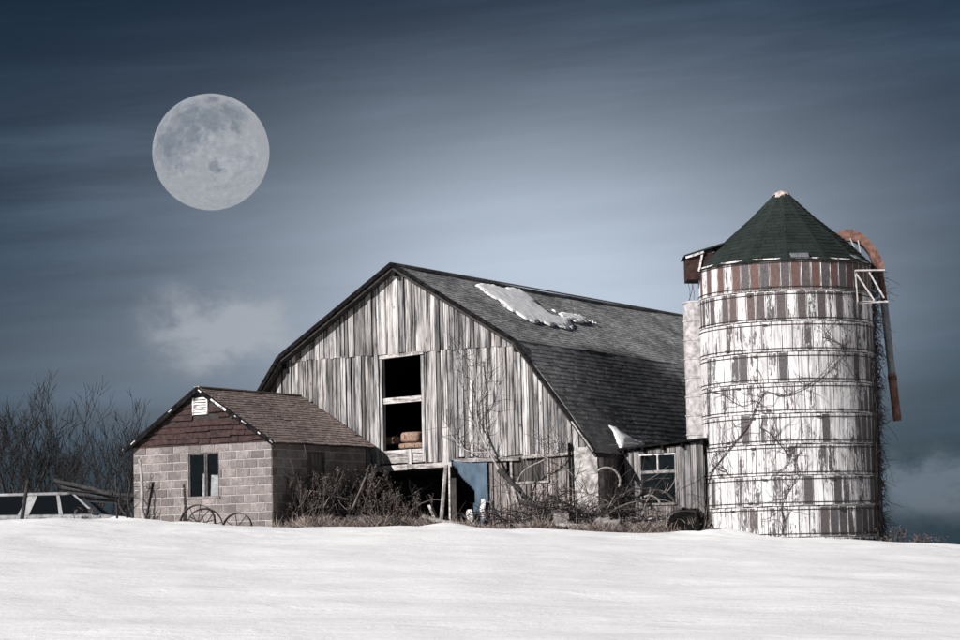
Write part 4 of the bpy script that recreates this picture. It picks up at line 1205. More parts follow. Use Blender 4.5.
for (a, b, r, m_, nm) in (((880, 271), (884.5, 303), 0.075, 'dark_rust', 'elbow_section'), ((884, 302), (892.3, 377), 0.088, 'steel', 'pipe_section'), ((891.8, 374), (897.5, 421), 0.10, 'rust', 'outlet_section')):
    p, q = sl(*a, PY), sl(*b, PY)
    MB().tube([p, p.lerp(q, 0.5), q], r, 12).build(nm, M[m_], pipe, smooth=False)
p = sl(892, 376, PY); q = sl(893, 381, PY)
MB().tube([p, q], 0.108, 12).build('band', M['dark_rust'], pipe)
for a, b in (((846, 242), (866, 262)), ((850, 238), (858, 256)), ((858, 240), (862, 262)), ((842, 246), (870, 268))):
    MB().bar(sl(*a, PY - 0.16), sl(*b, PY - 0.16), 0.02, 0.025).build('brace', M['pale_metal'], pipe)
for a, b in (((853, 270.5), (885, 270)), ((855, 271), (857.5, 303)), ((857, 303), (875, 301)), ((855, 272), (874, 300)), ((869, 272), (884, 298)), ((857.5, 303), (888, 301.5)), ((853, 271), (853.5, 302))):
    MB().bar(sl(*a, 56.05), sl(*b, 56.05), 0.03, 0.035).build('bracket_bar', M['pale_metal'], pipe)
MB().bar(sl(884, 270, 56.05), sl(880, 270, 57.3), 0.03, 0.03).build('bracket_bar', M['pale_metal'], pipe)
MB().bar(sl(886, 301, 56.05), sl(884, 301, 57.3), 0.03, 0.03).build('bracket_bar', M['pale_metal'], pipe)

# ------------------------------------------------------------------ vines on the silo
def on_silo(x, y, off=0.03):
    d = ray(x, y); o = CAM - SC
    a = d.x ** 2 + d.y ** 2; b = 2 * (o.x * d.x + o.y * d.y); c = o.x ** 2 + o.y ** 2 - (SR + off) ** 2
    D = b * b - 4 * a * c
    t = (-b - math.sqrt(max(D, 0))) / (2 * a)
    return CAM + d * t
def smooth_path(p, it=2):
    for _ in range(it):
        q = [p[0]]
        for a, b in zip(p, p[1:]): q += [a.lerp(b, 0.25), a.lerp(b, 0.75)]
        p = q + [p[-1]]
    return p
vr = random.Random(3)
def cv(pts): return [(660 + x / 3.2, 350 + y / 3.2) for x, y in pts]
vines = [(cv([(160, 560), (150, 480), (158, 400), (200, 345), (235, 300), (285, 245), (300, 200), (320, 150), (345, 130), (385, 150), (440, 130), (490, 105), (530, 65), (555, 35), (575, 0)]), 0.016, 'thick bare vine rising across the middle of the silo'),
         (cv([(150, 125), (165, 135), (200, 140), (230, 165), (270, 185), (320, 150)]), 0.013, 'bare vine looping at the left of the silo middle'),
         (cv([(320, 250), (345, 260), (370, 290), (400, 320), (415, 350), (400, 375), (375, 392)]), 0.014, 'thin bare vine hooking down below the silo middle'),
         (cv([(390, 590), (395, 540), (385, 500), (410, 440), (450, 400), (430, 350)]), 0.014, 'thin bare vine climbing from the snow at the silo foot'),
         (cv([(215, 395), (200, 370), (180, 385), (165, 360), (175, 330), (205, 325)]), 0.012, 'small curled vine low on the left of the silo'),
         (cv([(520, -40), (560, -30), (590, -10), (600, 60), (640, 110)]), 0.012, 'thin vine hanging on the upper right of the silo')]
for path, r, lab in vines:
    P = smooth_path([on_silo(x, y, 0.04 + vr.uniform(0, 0.02)) for x, y in path])
    base = P[0].copy()
    vt_ = thing('vine', lab, 'vine', base, 0, 'bare vines on the silo')
    mb = MB().tube([p - base for p in P], [r * (1 - 0.6 * i / len(P)) for i in range(len(P))], 5)
    mb.build('stem', M['vine'], vt_, smooth=True)
    tb = MB()
    for k in range(int(len(P) * 0.8)):
        i = vr.randrange(len(P)); x, y = path[0]
        q = P[i].copy(); L = [q - base]
        d = vr.uniform(0, 6.28)
        for s_ in range(vr.randint(4, 9)):
            d += vr.uniform(-0.6, 0.6)
            c = q - SC; an = math.atan2(c.x, -c.y) + math.cos(d) * 0.10 / SR; zz = q.z + math.sin(d) * 0.10
            an = max(-1.5, min(1.5, an))
            q = SC + Vector((math.sin(an) * (SR + 0.03), -math.cos(an) * (SR + 0.03), zz - SC.z)); L.append(q - base)
        tb.tube(L, [0.0065 * (1 - 0.7 * i2 / len(L)) for i2 in range(len(L))], 3, False)
    tb.build('tendrils', M['vine'], vt_)['kind'] = 'stuff'
# curtain of dead creeper down the right side of the silo
base = SC + Vector((SR, -0.2, 0))
cre = thing('creeper', 'shaggy curtain of dead creeper down the right side of the silo', 'creeper', base)
mb = MB(); st = MB()
for k in range(7):
    a = vr.uniform(1.1, 1.75); zz = 0.1; L = []
    while zz < vr.uniform(4.0, 6.2):
        a += vr.uniform(-0.05, 0.05); a = max(1.05, min(1.8, a))
        L.append(SC + Vector((math.sin(a) * (SR + 0.05), -math.cos(a) * (SR + 0.05), zz)) - base); zz += 0.22
    st.tube(L, [0.03 * (1 - 0.7 * i / len(L)) for i in range(len(L))], 5)
st.build('stem', M['vine'], cre, smooth=True)
for k in range(1150):
    zz = vr.uniform(0.0, 1.0) ** 0.8 * 6.4
    a = vr.gauss(1.5, 0.17) if zz < 4.6 else vr.gauss(1.58, 0.14)
    a = max(0.95, min(2.1, a))
    q = Vector((math.sin(a) * (SR + 0.03), -math.cos(a) * (SR + 0.03), zz)); out = Vector((math.sin(a), -math.cos(a), 0))
    L = [SC + q - base]; d = out * 0.07 + Vector((0, 0, vr.uniform(-0.06, 0.06)))
    for s_ in range(vr.randint(3, 6)):
        d = d + Vector((vr.uniform(-0.05, 0.05), vr.uniform(-0.05, 0.05), vr.uniform(-0.055, 0.04))); d -= out * 0.018
        q = q + d * (0.7 if zz < 5 else 0.9); L.append(SC + q - base)
    mb.tube(L, [0.0085 * (1 - 0.6 * i / len(L)) for i in range(len(L))], 3, False)
mb.build('tendrils', M['vine'], cre)['kind'] = 'stuff'

# ------------------------------------------------------------------ bare trees on the left
def grow(tk, cr_, r, p, d, L, rad, depth, spread=0.55, upf=0.10, twist=0.12):
    rad = max(rad, 0.0105)
    n = 4 if depth > 0 else 3
    pts = [p.copy()]; rs = [rad]
    q = p.copy(); dd = d.copy()
    for i in range(n):
        dd = (dd + Vector((r.uniform(-twist, twist), r.uniform(-twist, twist), r.uniform(-twist, twist) * 0.5 + upf * 0.5))).normalized()
        q = q + dd * (L / n); pts.append(q.copy()); rs.append(rad * (1 - 0.45 * (i + 1) / n))
    (tk if depth >= 4 else cr_).tube(pts, rs, 6 if depth >= 4 else (4 if depth >= 2 else 3), False)
    if depth == 0: return
    for k in range(r.choice((2, 2, 3)) if depth > 3 else r.choice((2, 3, 3))):
        t = r.uniform(0.35, 1.0) if k else 1.0
        i = min(int(t * n), n - 1)
        pp = pts[i].lerp(pts[i + 1], t * n - i)
        az = r.uniform(0, 6.28); sp = spread * r.uniform(0.5, 1.25) * (0.5 if k == 0 else 1)
        s = dd.orthogonal().normalized(); s = Matrix.Rotation(az, 3, dd) @ s
        nd = (dd * math.cos(sp) + s * math.sin(sp) + Vector((0, 0, upf))).normalized()
        grow(tk, cr_, r, pp, nd, L * r.uniform(0.58, 0.85), rs[i] * r.uniform(0.5, 0.72), depth - 1, spread, upf, twist)
tree_spec = [(-14, 392, 84, 'bare tree cut by the left edge of the picture', 11),
             (17, 388, 79, 'bare tree with forking limbs behind the rear of the car', 12),
             (37, 377, 82, 'tallest bare tree, dense twigs, behind the car roof', 13),
             (57, 398, 86, 'slender bare tree behind the front of the car', 14),
             (73, 385, 80, 'bare tree with a straight stem right of the car', 15),
             (92, 412, 88, 'small bare tree between the car and the shed', 16),
             (116, 397, 82, 'narrow bare tree with rising branches left of the shed', 17),
             (141, 408, 90, 'faint bare tree just behind the left shed eave', 18)]
for (x, ytop, Y, lab, seed) in tree_spec:
    r = random.Random(seed * 7)
    top = at_y(x, ytop, Y); gz = ground(top.x, Y) - 0.2
    b = Vector((top.x, Y, gz))
    H = top.z - gz
    tr = thing('bare_tree', lab, 'tree', b, 0, 'bare trees behind the car')
    tk, cw = MB(), MB()
    stems = r.choice((1, 2, 2)) if x != 37 else 3
    for s in range(stems):
        d = Vector((r.uniform(-0.16, 0.16) * stems * 0.7, r.uniform(-0.1, 0.1), 1)).normalized()
        grow(tk, cw, r, Vector((r.uniform(-0.15, 0.15) * (stems - 1), 0, 0)), d, H * 0.34, 0.13 + 0.012 * H * 0.6, 6 if Y < 85 else 5, 0.66, 0.10, 0.13)
    allz = sorted(v[2] for v in cw.v); k = H / max(allz[int(len(allz) * 0.998)], 0.1)
    for m_ in (tk, cw):
        m_.v = [(a * min(k, 1.25), bb_ * min(k, 1.25), c * k) for a, bb_, c in m_.v]
    tk.build('trunk', M['bark'], tr, smooth=True); cw.build('crown', M['twig'], tr)
# low thicket behind the car
def shrub(name, lab, base, n, h, wdt, m1, seed, group=None, cat='shrub', rad=0.010, arch=0.5, twigs=3, lean=0.0):
    r = random.Random(seed)
    t = thing(name, lab, cat, base, 0, group)
    a, b = MB(), MB()
    for k in range(n):
        az = r.uniform(0, 6.28); L = h * r.uniform(0.6, 1.25)
        p = Vector((r.gauss(0, wdt * 0.35), r.gauss(0, 0.2), -0.05)); d = Vector((math.cos(az) * 0.5 + lean, math.sin(az) * 0.35, 1)).normalized()
        P = [p.copy()]; ns = 8
        for i in range(ns):
            d = (d + Vector((math.cos(az) * arch * 0.22 + r.uniform(-0.16, 0.16), r.uniform(-0.12, 0.12), -arch * 0.20 * (i / ns) * 2 + r.uniform(-0.1, 0.1)))).normalized()
            p = p + d * (L / ns); 
            P.append(p.copy())
        rr0 = rad * r.uniform(0.6, 1.4)
        a.tube(P, [rr0 * (1 - 0.65 * i / ns) for i in range(ns + 1)], 4, False)
        for q in range(twigs):
            i = r.randint(2, ns); pp = P[i].copy(); Q = [pp.copy()]; dd = Vector((r.uniform(-1, 1), r.uniform(-0.6, 0.6), r.uniform(-0.3, 1))).normalized()
            for i2 in range(4):
                dd = (dd + Vector((r.uniform(-0.3, 0.3), r.uniform(-0.3, 0.3), r.uniform(-0.3, 0.3)))).normalized(); pp = pp + dd * L * 0.07; Q.append(pp.copy())
            b.tube(Q, [rr0 * 0.5, rr0 * 0.45, rr0 * 0.4, rr0 * 0.3, rr0 * 0.2], 3, False)
    a.build('canes', m1, t)['kind'] = 'stuff'; b.build('twigs', m1, t)['kind'] = 'stuff'
    return t
for i, (x, Y, h, lab) in enumerate(((-5, 74, 2.6, 'low tangled thicket at the far left behind the car'), (28, 73, 2.2, 'low thicket between the left trees'), (62, 75, 2.4, 'low thicket behind the car windscreen'), (95, 72, 2.2, 'low thicket left of the leaning rails'), (122, 70, 2.0, 'low thicket beside the shed wall'))):
    p = at_y(x, 510, Y); shrub('thicket', lab, Vector((p.x, Y, ground(p.x, Y))), 34, h, 2.2, M['twig'], 50 + i, 'thickets behind the car', rad=0.016, twigs=4)

# ------------------------------------------------------------------ car (a wagon half sunk behind the crest)
CY = 62.5
ct = at_y(50, 493.5, CY)
cz = ct.z - 1.52
car = thing('parked_car', 'old pale station wagon parked behind the snow crest at the left', 'car', Vector((ct.x + 0.35, CY, cz)), R_(-3))
CW = 0.86
def prism(mb, prof, y0, y1):
    return mb.slab([Vector((x, y0, z)) for x, z in prof], (0, y1 - y0, 0))
body = [(-2.25, 0.32), (2.2, 0.30), (2.28, 0.55), (2.2, 0.80), (1.05, 0.95), (-2.15, 0.98), (-2.3, 0.8)]
cb = prism(MB(), body, -CW, CW).build('body', M['car_paint'], car, fix=True)
bv = cb.modifiers.new('bevel', 'BEVEL'); bv.width = 0.07; bv.segments = 3
for x in (-0.75, 0.15, 1.15):
    for sy in (-1, 1): MB().box(x - 0.006, x + 0.006, sy * CW - 0.004, sy * CW + 0.004, 0.42, 0.90).build('door_seam', M['black'], car)
# cabin: a tapered greenhouse; pillars and roof in paint, panes in dark glass
lo = [(-2.14, 0.965), (1.0, 0.935)]; hi = [(-1.72, 1.46), (0.42, 1.46)]
inn = 0.05
gl = MB().hexa([(lo[0][0] + 0.02, -CW + inn, lo[0][1]), (lo[1][0] - 0.02, -CW + inn, lo[1][1]), (lo[1][0] - 0.02, CW - inn, lo[1][1]), (lo[0][0] + 0.02, CW - inn, lo[0][1]),
                (hi[0][0] + 0.02, -CW + 0.16, hi[0][1]), (hi[1][0] - 0.02, -CW + 0.16, hi[1][1]), (hi[1][0] - 0.02, CW - 0.16, hi[1][1]), (hi[0][0] + 0.02, CW - 0.16, hi[0][1])])
gl.build('window_glass', M['car_glass'], car)
rf = MB(); rounded_box(rf, 1.16, 0.76, 0.05, 0.0, 0, 8)
rf = rf.build('roof', M['car_paint'], car, smooth=True, loc=(-0.65, 0, 1.485))
for x in (-1.4, 0.1): MB().bar((x + 0.65, -0.68, 0.06), (x + 0.65, 0.68, 0.06), 0.04, 0.03).build('roof_bar', M['iron'], rf)
for sy in (-1, 1):
    for (x0, x1, wd, nm) in ((-2.14, -1.72, 0.09, 'rear_pillar'), (-0.86, -0.62, 0.30, 'centre_pillar'), (0.12, 0.02, 0.10, 'door_pillar'), (1.0, 0.42, 0.08, 'front_pillar')):
        a = Vector((x0, sy * (CW - inn + 0.012), 0.95)); b = Vector((x1, sy * (CW - 0.16 + 0.012), 1.465))
        h = Vector((wd / 2, 0, 0)); y_ = Vector((0, 0.012 * sy, 0))
        MB().hexa([a - h - y_, a + h - y_, a + h + y_, a - h + y_, b - h * 0.8 - y_, b + h * 0.8 - y_, b + h * 0.8 + y_, b - h * 0.8 + y_]).build(nm, M['car_paint'], car, fix=True)
for x in (-1.35, 1.35):
    for sy in (-1, 1):
        ty = MB().ring((x, sy * 0.78, 0.31), (1, 0, 0), (0, 0, 1), 0.24, 0.085, 24, 8).build('wheel', M['black'], car, smooth=True)
        MB().tube([(x, sy * 0.74, 0.31), (x, sy * 0.82, 0.31)], 0.19, 16).build('rim', M['steel'], ty)
for sy in (-1, 1):
    MB().box(2.19, 2.275, sy * 0.6 - 0.16, sy * 0.6 + 0.16, 0.60, 0.74).build('headlight', M['pale_metal'], car)
    MB().box(-2.31, -2.24, sy * 0.68 - 0.1, sy * 0.68 + 0.1, 0.62, 0.86).build('tail_light', M['dark_rust'], car)
    for x in (-0.35, 0.75): MB().box(x - 0.09, x + 0.09, sy * CW - 0.015, sy * CW + 0.015, 0.84, 0.87).build('door_handle', M['iron'], car)
MB().box(2.24, 2.34, -0.8, 0.8, 0.38, 0.5).build('bumper', M['steel'], car)
MB().box(0.86, 0.98, -CW - 0.12, -CW - 0.01, 0.98, 1.08).build('mirror', M['iron'], car)
# ------------------------------------------------------------------ posts, rails and iron by the shed
def pole(name, lab, cat, a, b, Y0, Y1, r0, r1, m, group=None, wob=0.02, n=7, sink=0.4):
    P, Q = at_y(*a, Y0), at_y(*b, Y1)
    base = P.copy(); d = (Q - P)
    if sink: P = P - d.normalized() * sink
    L = []
    for i in range(7):
        t = i / 6; L.append(P.lerp(Q, t) - base + Vector((wob * noise.noise(Vector((t * 4, a[0], 0))), 0, wob * noise.noise(Vector((t * 4, a[0], 7))))))
    o = MB().tube(L, [r0 + (r1 - r0) * i / 6 for i in range(7)], n).build(name, m, loc=base, smooth=True)
    return tag(o, lab, cat, group)
pole('fence_post', 'peeled white post standing left of the shed', 'post', (144, 516), (139.5, 459), 55.4, 55.4, 0.055, 0.035, M['pale_bark'], wob=0.10)
pole('fence_post', 'dark leaning post against the left corner of the shed', 'post', (147, 515), (153.5, 482), 55.6, 55.6, 0.035, 0.03, M['iron'])
pole('fence_post', 'grey post standing in front of the car', 'post', (22, 519), (28, 480), 57.5, 57.5, 0.055, 0.045, M['bark'])
pole('fence_post', 'thin dark post behind the leaning rails', 'post', (117, 517), (116, 474), 58, 58, 0.03, 0.025, M['iron'])
for i, (a, b, lab) in enumerate((((62, 487), (134, 496), 'upper leaning rail left of the shed'), ((70, 492), (131, 500), 'middle leaning rail left of the shed'), ((55, 480), (112, 494), 'highest dark rail crossing behind the car roof'), ((88, 500), (138, 503), 'lowest rail left of the shed'))):
    pole('fence_rail', lab, 'rail', a, b, 59.5, 57.2, 0.045, 0.05, M['bark'], 'rails piled left of the shed', 0.04, sink=0)
for i, (pts, lab) in enumerate((([(133, 518), (127, 500), (131, 485), (126, 470), (117, 474)], 'bent dark sapling left of the white post'), ([(128, 518), (118, 505), (121, 492), (110, 480)], 'crooked dark sapling beside the rails'))):
    P = smooth_path([at_y(x, y, 56.2) for x, y in pts]); b0 = P[0].copy()
    t = thing('sapling', lab, 'sapling', b0, 0, 'saplings left of the shed')
    MB().tube([p - b0 for p in P], [0.035 * (1 - 0.7 * k / len(P)) for k in range(len(P))], 6).build('stem', M['bark'], t, smooth=True)
    tw = MB(); r = random.Random(i + 90)
    for k in range(22):
        q = P[r.randrange(3, len(P))] - b0; d = Vector((r.uniform(-1, 1), r.uniform(-0.5, 0.5), r.uniform(0, 1))).normalized(); L = [q.copy()]
        for s in range(4):
            d = (d + Vector((r.uniform(-0.4, 0.4), r.uniform(-0.4, 0.4), r.uniform(-0.2, 0.4)))).normalized(); q = q + d * 0.11; L.append(q.copy())
        tw.tube(L, [0.009, 0.008, 0.006, 0.005, 0.003], 3, False)
    tw.build('twigs', M['twig'], t)['kind'] = 'stuff'

def iron_wheel(lab, cx_, cy_, rpx, Y, tilt, yaw, spokes=10):
    C = at_y(cx_, cy_, Y); Rr = rpx * Y / FPX
    t = thing('iron_wheel', lab, 'wheel', C, 0, 'iron wheels leaning on the shed')
    t.rotation_euler = (tilt, 0, yaw)
    rim = MB()
    n = 40
    for i in range(n):          # flat band rim
        a0, a1 = 2 * math.pi * i / n, 2 * math.pi * (i + 1) / n
        f = lambda r, y, a: (math.cos(a) * r, y, math.sin(a) * r)
        h = 0.04
        rim.hexa([f(Rr - 0.018, -h, a0), f(Rr - 0.018, -h, a1), f(Rr - 0.018, h, a1), f(Rr - 0.018, h, a0), f(Rr, -h, a0), f(Rr, -h, a1), f(Rr, h, a1), f(Rr, h, a0)])
    rim.build('rim', M['iron'], t)
    MB().tube([(0, -0.09, 0), (0, 0.09, 0)], 0.055, 10).build('hub', M['iron'], t)
    for k in range(spokes):
        a = 2 * math.pi * k / spokes + 0.2
        MB().tube([(math.cos(a) * 0.05, 0.03 * (-1) ** k, math.sin(a) * 0.05), (math.cos(a) * (Rr - 0.01), 0, math.sin(a) * (Rr - 0.01))], 0.011, 5).build('spoke', M['iron'], t)
iron_wheel('large spoked iron wheel leaning on the shed wall under the window', 197.5, 524, 19.5, 54.6, R_(-8), R_(-18))
iron_wheel('tilted spoked iron wheel overlapping in front of the large one', 205, 526, 18, 54.3, R_(-14), R_(12), 8)
iron_wheel('smaller half buried iron wheel right of the window', 237, 529, 16.5, 54.0, R_(-12), R_(-20), 8)

# ------------------------------------------------------------------ brush in front of the barn
def gnd_at(x, Y):
    p = at_y(x, 500, Y); return Vector((p.x, Y, ground(p.x, Y)))
br = [(500, 54.7, 1.0, 16, 'bramble bush right of the blue sheet'), (516, 54.4, 1.2, 30, 'bramble bush below the boarded window'), (538, 54.0, 1.4, 30, 'bramble bush right of the boarded window'), (560, 53.9, 1.3, 30, 'bramble bush left of the drain pipe'),
      (585, 53.8, 1.35, 32, 'dense bramble bush before the whitewashed corner'), (610, 53.8, 1.2, 28, 'bramble bush before the dark gap beside the lean-to'), (634, 53.9, 1.1, 26, 'bramble bush under the left of the lean-to window'), (658, 53.9, 1.0, 24, 'bramble bush under the right of the lean-to window')]
BH = (0.85, 0.7, 1.35, 0.9, 1.75, 1.1, 0.95, 0.55)
for i, (x, Y, h, n, lab) in enumerate(br):
    h = BH[i]; n = (16, 16, 30, 22, 36, 24, 20, 12)[i]
    shrub('bramble', lab, gnd_at(x, Y), n, h * 1.15, 0.9, M['cane'], 200 + i, 'brambles along the barn', 'bramble', 0.014, 0.7 + 0.1 * (i % 3), 7)
for i, (v_, u_, lab) in enumerate(((0.9, 0.28, 'dark bramble bush crowding the near part of the shed side wall'), (2.0, 0.45, 'dark bramble bush in front of the shed door'), (3.1, 0.6, 'dark bramble bush crowding the far part of the shed side wall'))):
    q = S0 + V * v_ + U * u_
    shrub('bramble', lab, Vector((q.x, q.y, ground(q.x, q.y))), 22, 1.25, 0.8, M['cane'], 260 + i, 'brambles along the barn', 'bramble', 0.011, 0.6, 8)
wd_ = [(286, 54.6, 0.95, 30, 'dead weeds at the near corner of the shed'), (308, 55.2, 1.05, 34, 'dead weeds before the shed door'), (330, 55.6, 1.1, 34, 'dead weeds right of the shed door'), (352, 56.0, 1.1, 34, 'dead weeds at the far end of the shed'), (380, 55.6, 0.9, 28, 'dead weeds in front of the dark barn opening'), (408, 55.3, 0.75, 24, 'low dead weeds left of the pale prop post'), (12, 58.6, 0.6, 7, 'thin dead weeds in front of the rear of the car'), (84, 58.8, 0.6, 7, 'thin dead weeds in front of the windscreen of the car'), (886, 55.3, 0.45, 22, 'low weeds right of the silo foot'), (920, 54.6, 0.32, 16, 'sparse weeds on the snow crest at the right')]
def weeds(lab, base, n, h, wdt, seed):
    r = random.Random(seed)
    t = thing('dead_weeds', lab, 'weeds', base, 0, 'dead weeds by the buildings')
    a, b = MB(), MB()
    for k in range(n):
        p = Vector((r.gauss(0, wdt * 0.4), r.gauss(0, 0.25), -0.08)); L = h * r.uniform(0.55, 1.2)
        d = Vector((r.uniform(-0.25, 0.25), r.uniform(-0.2, 0.2), 1)).normalized(); P = [p.copy()]
        for i in range(5):
            d = (d + Vector((r.uniform(-0.12, 0.12), r.uniform(-0.1, 0.1), 0))).normalized(); p = p + d * L / 5; P.append(p.copy())
        a.tube(P, [0.008, 0.0075, 0.007, 0.006, 0.005, 0.004], 3, False)
        for q in range(r.randint(10, 18)):      # fluffy seed head of small flakes
            c = P[-1] + Vector((r.gauss(0, 0.055), r.gauss(0, 0.05), r.uniform(-0.16, 0.05))); s = r.uniform(0.012, 0.026)
            e1 = Vector((r.uniform(-1, 1), r.uniform(-1, 1), r.uniform(-1, 1))).normalized() * s; e2 = e1.orthogonal().normalized() * s * 0.8
            b.quad(c - e1, c + e2, c + e1, c - e2)
            if q % 3 == 0: a.tube([P[-2], c], [0.003, 0.002], 3, False)
    a.build('stalks', M['weed'], t)['kind'] = 'stuff'; b.build('seed_heads', M['weed'], t)['kind'] = 'stuff'
for i, (x, Y, h, n, lab) in enumerate(wd_):
    b_ = gnd_at(x, Y)
    if i < 4:                                  # these crowd the shaded side wall of the shed
        q = S0 + V * (0.75, 1.6, 2.5, 3.4)[i] + U * (0.30, 0.42, 0.55, 0.65)[i]
        b_ = Vector((q.x, q.y, ground(q.x, q.y)))
    weeds(lab, b_, int(n * 1.6) if i < 4 else n, h * (1.25 if i < 4 else 1.0), 0.75, 300 + i)

# dry grass along the foot of the buildings
gr = MB(); r = random.Random(77)
def blade(mb, p, h, az, bend, w_=0.006):
    d = Vector((math.cos(az), math.sin(az), 0)); s = Vector((1, 0.2, 0)) * w_
    q1 = p + Vector((0, 0, h * 0.5)) + d * bend * 0.25; q2 = p + Vector((0, 0, h * (1 - bend * 0.5))) + d * bend * h * 0.9
    b = len(mb.v)
    mb.v += [tuple(p - s), tuple(p + s), tuple(q1 + s * 0.8), tuple(q1 - s * 0.8), tuple(q2)]
    mb.f += [(b, b + 1, b + 2, b + 3), (b + 3, b + 2, b + 4)]; mb.mi += [0, 0]
for k in range(12000):
    x = r.uniform(275, 905); 
    Y = 53.4 + abs(r.gauss(0, 0.7)) + (1.2 if x < 470 else 0.0) + (0.9 if x > 710 else 0)
    den = 1.0 if 480 < x < 705 else (0.75 if x < 480 else 0.14)
    if r.random() > den: continue
    clump = noise.noise(Vector((x * 0.06, Y * 1.5, 0)))
    if clump < 0.0 and r.random() < 0.85: continue
    p = gnd_at(x, Y); p.z -= 0.03
    h = r.uniform(0.06, 0.42) * (0.6 + 1.8 * max(clump, 0)) * (0.4 if x > 710 else 1.0)
    blade(gr, p, h, r.uniform(0, 6.28), r.uniform(0.1, 1.0))
o = gr.build('dry_grass', M['grass']); tag(o, 'dry tan grass along the foot of the buildings', 'grass', kind='stuff')
# drooping tussocks of pale grass
tus = [(345, 53.9, 0.34, 'drooping grass tussock before the far shed weeds'), (372, 53.8, 0.42, 'large drooping grass tussock before the dark barn opening'), (398, 54.2, 0.4, 'upright grass tussock left of the fallen pale board'), (316, 54.2, 0.4, 'thin grass tussock near the shed corner'), (535, 53.3, 0.3, 'grass tussock below the brambles'), (600, 53.2, 0.33, 'grass tussock before the whitewashed corner'), (641, 53.2, 0.32, 'grass tussock before the lean-to')]
for i, (x, Y, h, lab) in enumerate(tus):
    b0 = gnd_at(x, Y); mb = MB(); r = random.Random(i + 400)
    for k in range(260):
        az = r.uniform(0, 6.28)
        blade(mb, Vector((r.gauss(0, 0.16), r.gauss(0, 0.10), -0.02)), h * r.uniform(0.6, 1.5), az, r.uniform(0.5, 1.5), 0.007)
    tag(mb.build('grass_tussock', M['grass'], loc=b0), lab, 'grass tussock', 'grass tussocks before the barn')

# pale climber leaning on the gable, with its limbs
def limb_tree(lab, paths, v0, m, seed, cat='vine'):
    P0 = gab(*paths[0][0][0], v0); base = B0 + U * P0.x + V * P0.y + Vector((0, 0, P0.z))
    t = thing('climbing_tree', lab, cat, base, TH)
    r = random.Random(seed); tw = MB()
    for pts, rad in paths:
        P = smooth_path([gab(x, y, v0) - P0 for x, y in pts])
        MB().tube(P, [rad * 0.7 * (1 - 0.65 * k / len(P)) for k in range(len(P))], 6).build('limb', m, t, smooth=True)
        for k in range(int(len(P) * 1.1)):
            q = P[r.randrange(len(P))].copy(); d = Vector((r.uniform(-1, 1), r.uniform(-0.1, 0.05), r.uniform(-0.1, 1))).normalized(); L = [q.copy()]
            for s in range(r.randint(3, 7)):
                d = (d + Vector((r.uniform(-0.35, 0.35), r.uniform(-0.08, 0.08), r.uniform(-0.25, 0.35)))).normalized(); q = q + d * 0.10; q.y = min(q.y, 0.05); L.append(q.copy())
            tw.tube(L, [0.008 * (1 - 0.7 * i / len(L)) for i in range(len(L))], 3, False)
    tw.build('twigs', M['cane'], t)['kind'] = 'stuff'
limb_tree('pale limbed climber leaning up the barn gable right of the loft door', [([(514, 520), (506, 485), (498, 468), (488, 450), (479, 432), (476, 410), (478, 385), (474, 355)], 0.055), ([(488, 452), (472, 453), (460, 447), (452, 437), (447, 425)], 0.03), ([(479, 432), (470, 415), (466, 395), (462, 370), (460, 345)], 0.022), ([(476, 408), (486, 395), (490, 375)], 0.018)], -0.30, M['pale_bark'], 4)
limb_tree('pale curved branch arching in front of the boarded window', [([(522, 500), (516, 485), (521, 473), (530, 466), (543, 461), (551, 454), (557, 445), (560, 438)], 0.030), ([(545, 460), (546, 450), (544, 440)], 0.018)], -0.45, M['pale_bark'], 6)
for i, (a, b, Y0, Y1, rad, m_, lab) in enumerate((((499, 470), (529, 500), 54.9, 54.5, 0.07, 'bark', 'thick dark branch slanting down below the boarded window'), ((548, 496), (604, 522), 54.2, 53.8, 0.055, 'bark', 'long dark pole fallen in the brambles'), ((515, 500), (566, 517), 54.4, 53.9, 0.045, 'bark', 'second dark pole fallen in the brambles'), ((346, 519), (402, 521), 53.9, 53.9, 0.10, 'bark', 'dark log under drooping grass before the barn opening'), ((352, 510), (366, 477), 54.6, 55.0, 0.03, 'weed', 'pale leaning stick at the far end of the shed'), ((524, 522), (512, 487), 54.2, 54.4, 0.05, 'pale_bark', 'broken pale stump leaning in the brambles'))):
    pole('fallen_pole', lab, 'pole', a, b, Y0, Y1, rad, rad * 0.75, M[m_], 'fallen poles in the brush', 0.05, sink=0.0)

# old hoops and scrap in the weeds
def arc_hoop(lab, cx_, cy_, rpx, Y, a0, a1, rad, m, yaw):
    C = at_y(cx_, cy_, Y); Rr = rpx * Y / FPX
    o = MB().ring((0, 0, 0), (1, 0, 0), (0, 0, 1), Rr, rad, 28, 7, R_(a0), R_(a1)).build('scrap_hoop', m, loc=C, smooth=True)
    o.rotation_euler = (R_(-8), 0, yaw); tag(o, lab, 'hoop', 'scrap hoops in the weeds')
arc_hoop('pale bent hoop in the dark gap left of the lean-to', 607, 481, 13.5, 55.6, -30, 130, 0.026, M['pale_bark'], 0.2)
arc_hoop('small pale hoop standing in the weeds under the lean-to window', 650, 506, 10.5, 54.2, 5, 120, 0.026, M['pale_bark'], 0.1)
arc_hoop('dark wide hoop behind the small pale hoop', 655, 512, 22, 54.6, 15, 165, 0.03, M['cane'], 0.0)
arc_hoop('dark hoop half buried left of the small pale hoop', 628, 512, 17, 54.3, 10, 175, 0.026, M['iron'], -0.2)
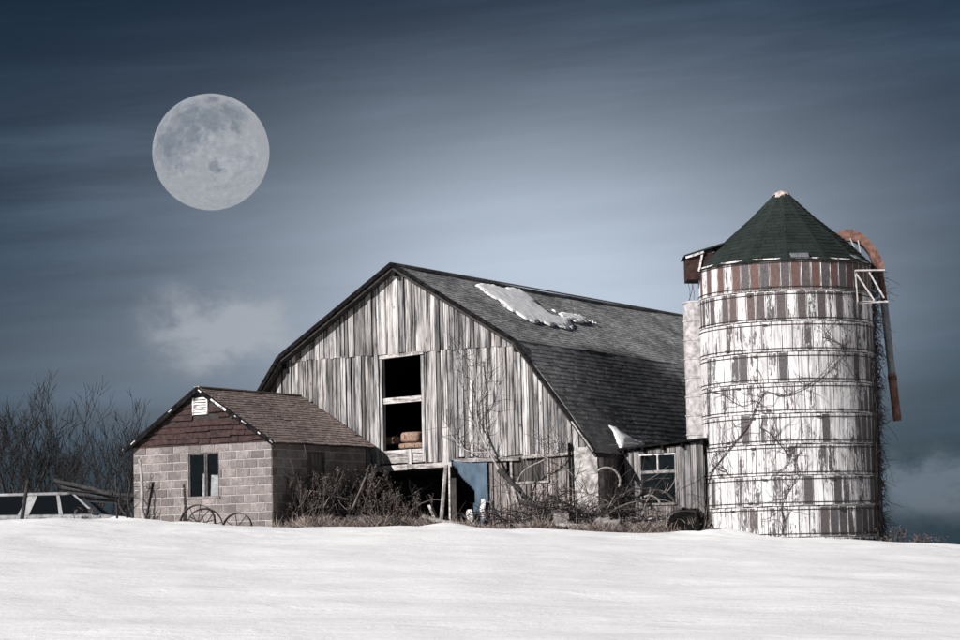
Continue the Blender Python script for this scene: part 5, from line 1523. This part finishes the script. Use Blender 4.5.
# black hopper tipped in front of the lean-to
P = at_y(688, 531, 53.75); hz = 0.58
hop = thing('black_hopper', 'black tipped feed hopper between the lean-to and the silo', 'hopper', P, R_(-20))
out = [(-0.36, 0.0), (0.36, 0.0), (0.40, 0.18), (0.33, 0.42), (0.20, 0.54), (-0.02, 0.56), (-0.2, 0.46), (-0.33, 0.38), (-0.40, 0.2)]
hb = MB(); n = len(out)
for (y, s) in ((-0.32, 0.93), (-0.27, 1.0), (0.27, 1.0), (0.32, 0.93)):
    for (x, z) in out: hb.v.append((x * s, y, 0.25 + (z - 0.25) * s - 0.05))
for k in range(3):
    for i in range(n):
        j2 = (i + 1) % n; hb.f.append((k * n + i, k * n + j2, (k + 1) * n + j2, (k + 1) * n + i)); hb.mi.append(0)
hb.f += [tuple(range(n - 1, -1, -1)), tuple(range(3 * n, 4 * n))]; hb.mi += [0, 0]
hb.build('tank', M['black'], hop, fix=True)
MB().tube([(-0.3, -0.35, 0.40), (0.02, -0.36, 0.52), (0.3, -0.35, 0.42)], 0.012, 6).build('rim_rod', M['iron'], hop)
for x in (-0.28, 0.28): MB().bar((x, -0.2, 0.0), (x, -0.22, -0.25), 0.05, 0.05).build('foot', M['iron'], hop)
for i, (a, b, Y, lab) in enumerate((((672, 530), (700, 532), 53.9, 'grey plank in front of the black hopper'), ((556, 524), (590, 527), 53.6, 'pale plank half hidden under the brambles'), ((618, 519), (672, 521), 54.2, 'weathered beam lying under the lean-to window'))):
    P, Q = at_y(*a, Y), at_y(*b, Y)
    o = MB().bar((0, 0, 0), Q - P, 0.14, 0.08).build('plank', M['beam'], loc=P); tag(o, lab, 'plank', 'planks before the lean-to')
for i, (x, y, Y, s, lab) in enumerate(((562, 519, 53.8, (0.20, 0.16, 0.17), 'rounded stone under the brambles'), (603, 523, 53.5, (0.16, 0.14, 0.12), 'small stone before the whitewashed corner'), (612, 526, 53.4, (0.22, 0.16, 0.13), 'flat stone before the dark gap'))):
    P = at_y(x, y, Y); mb = MB(); rounded_box(mb, *s, 0.05, i * 5.5, 6)
    tag(mb.build('field_stone', M['stone'], loc=P, smooth=True), lab, 'stone', 'stones in the brush')
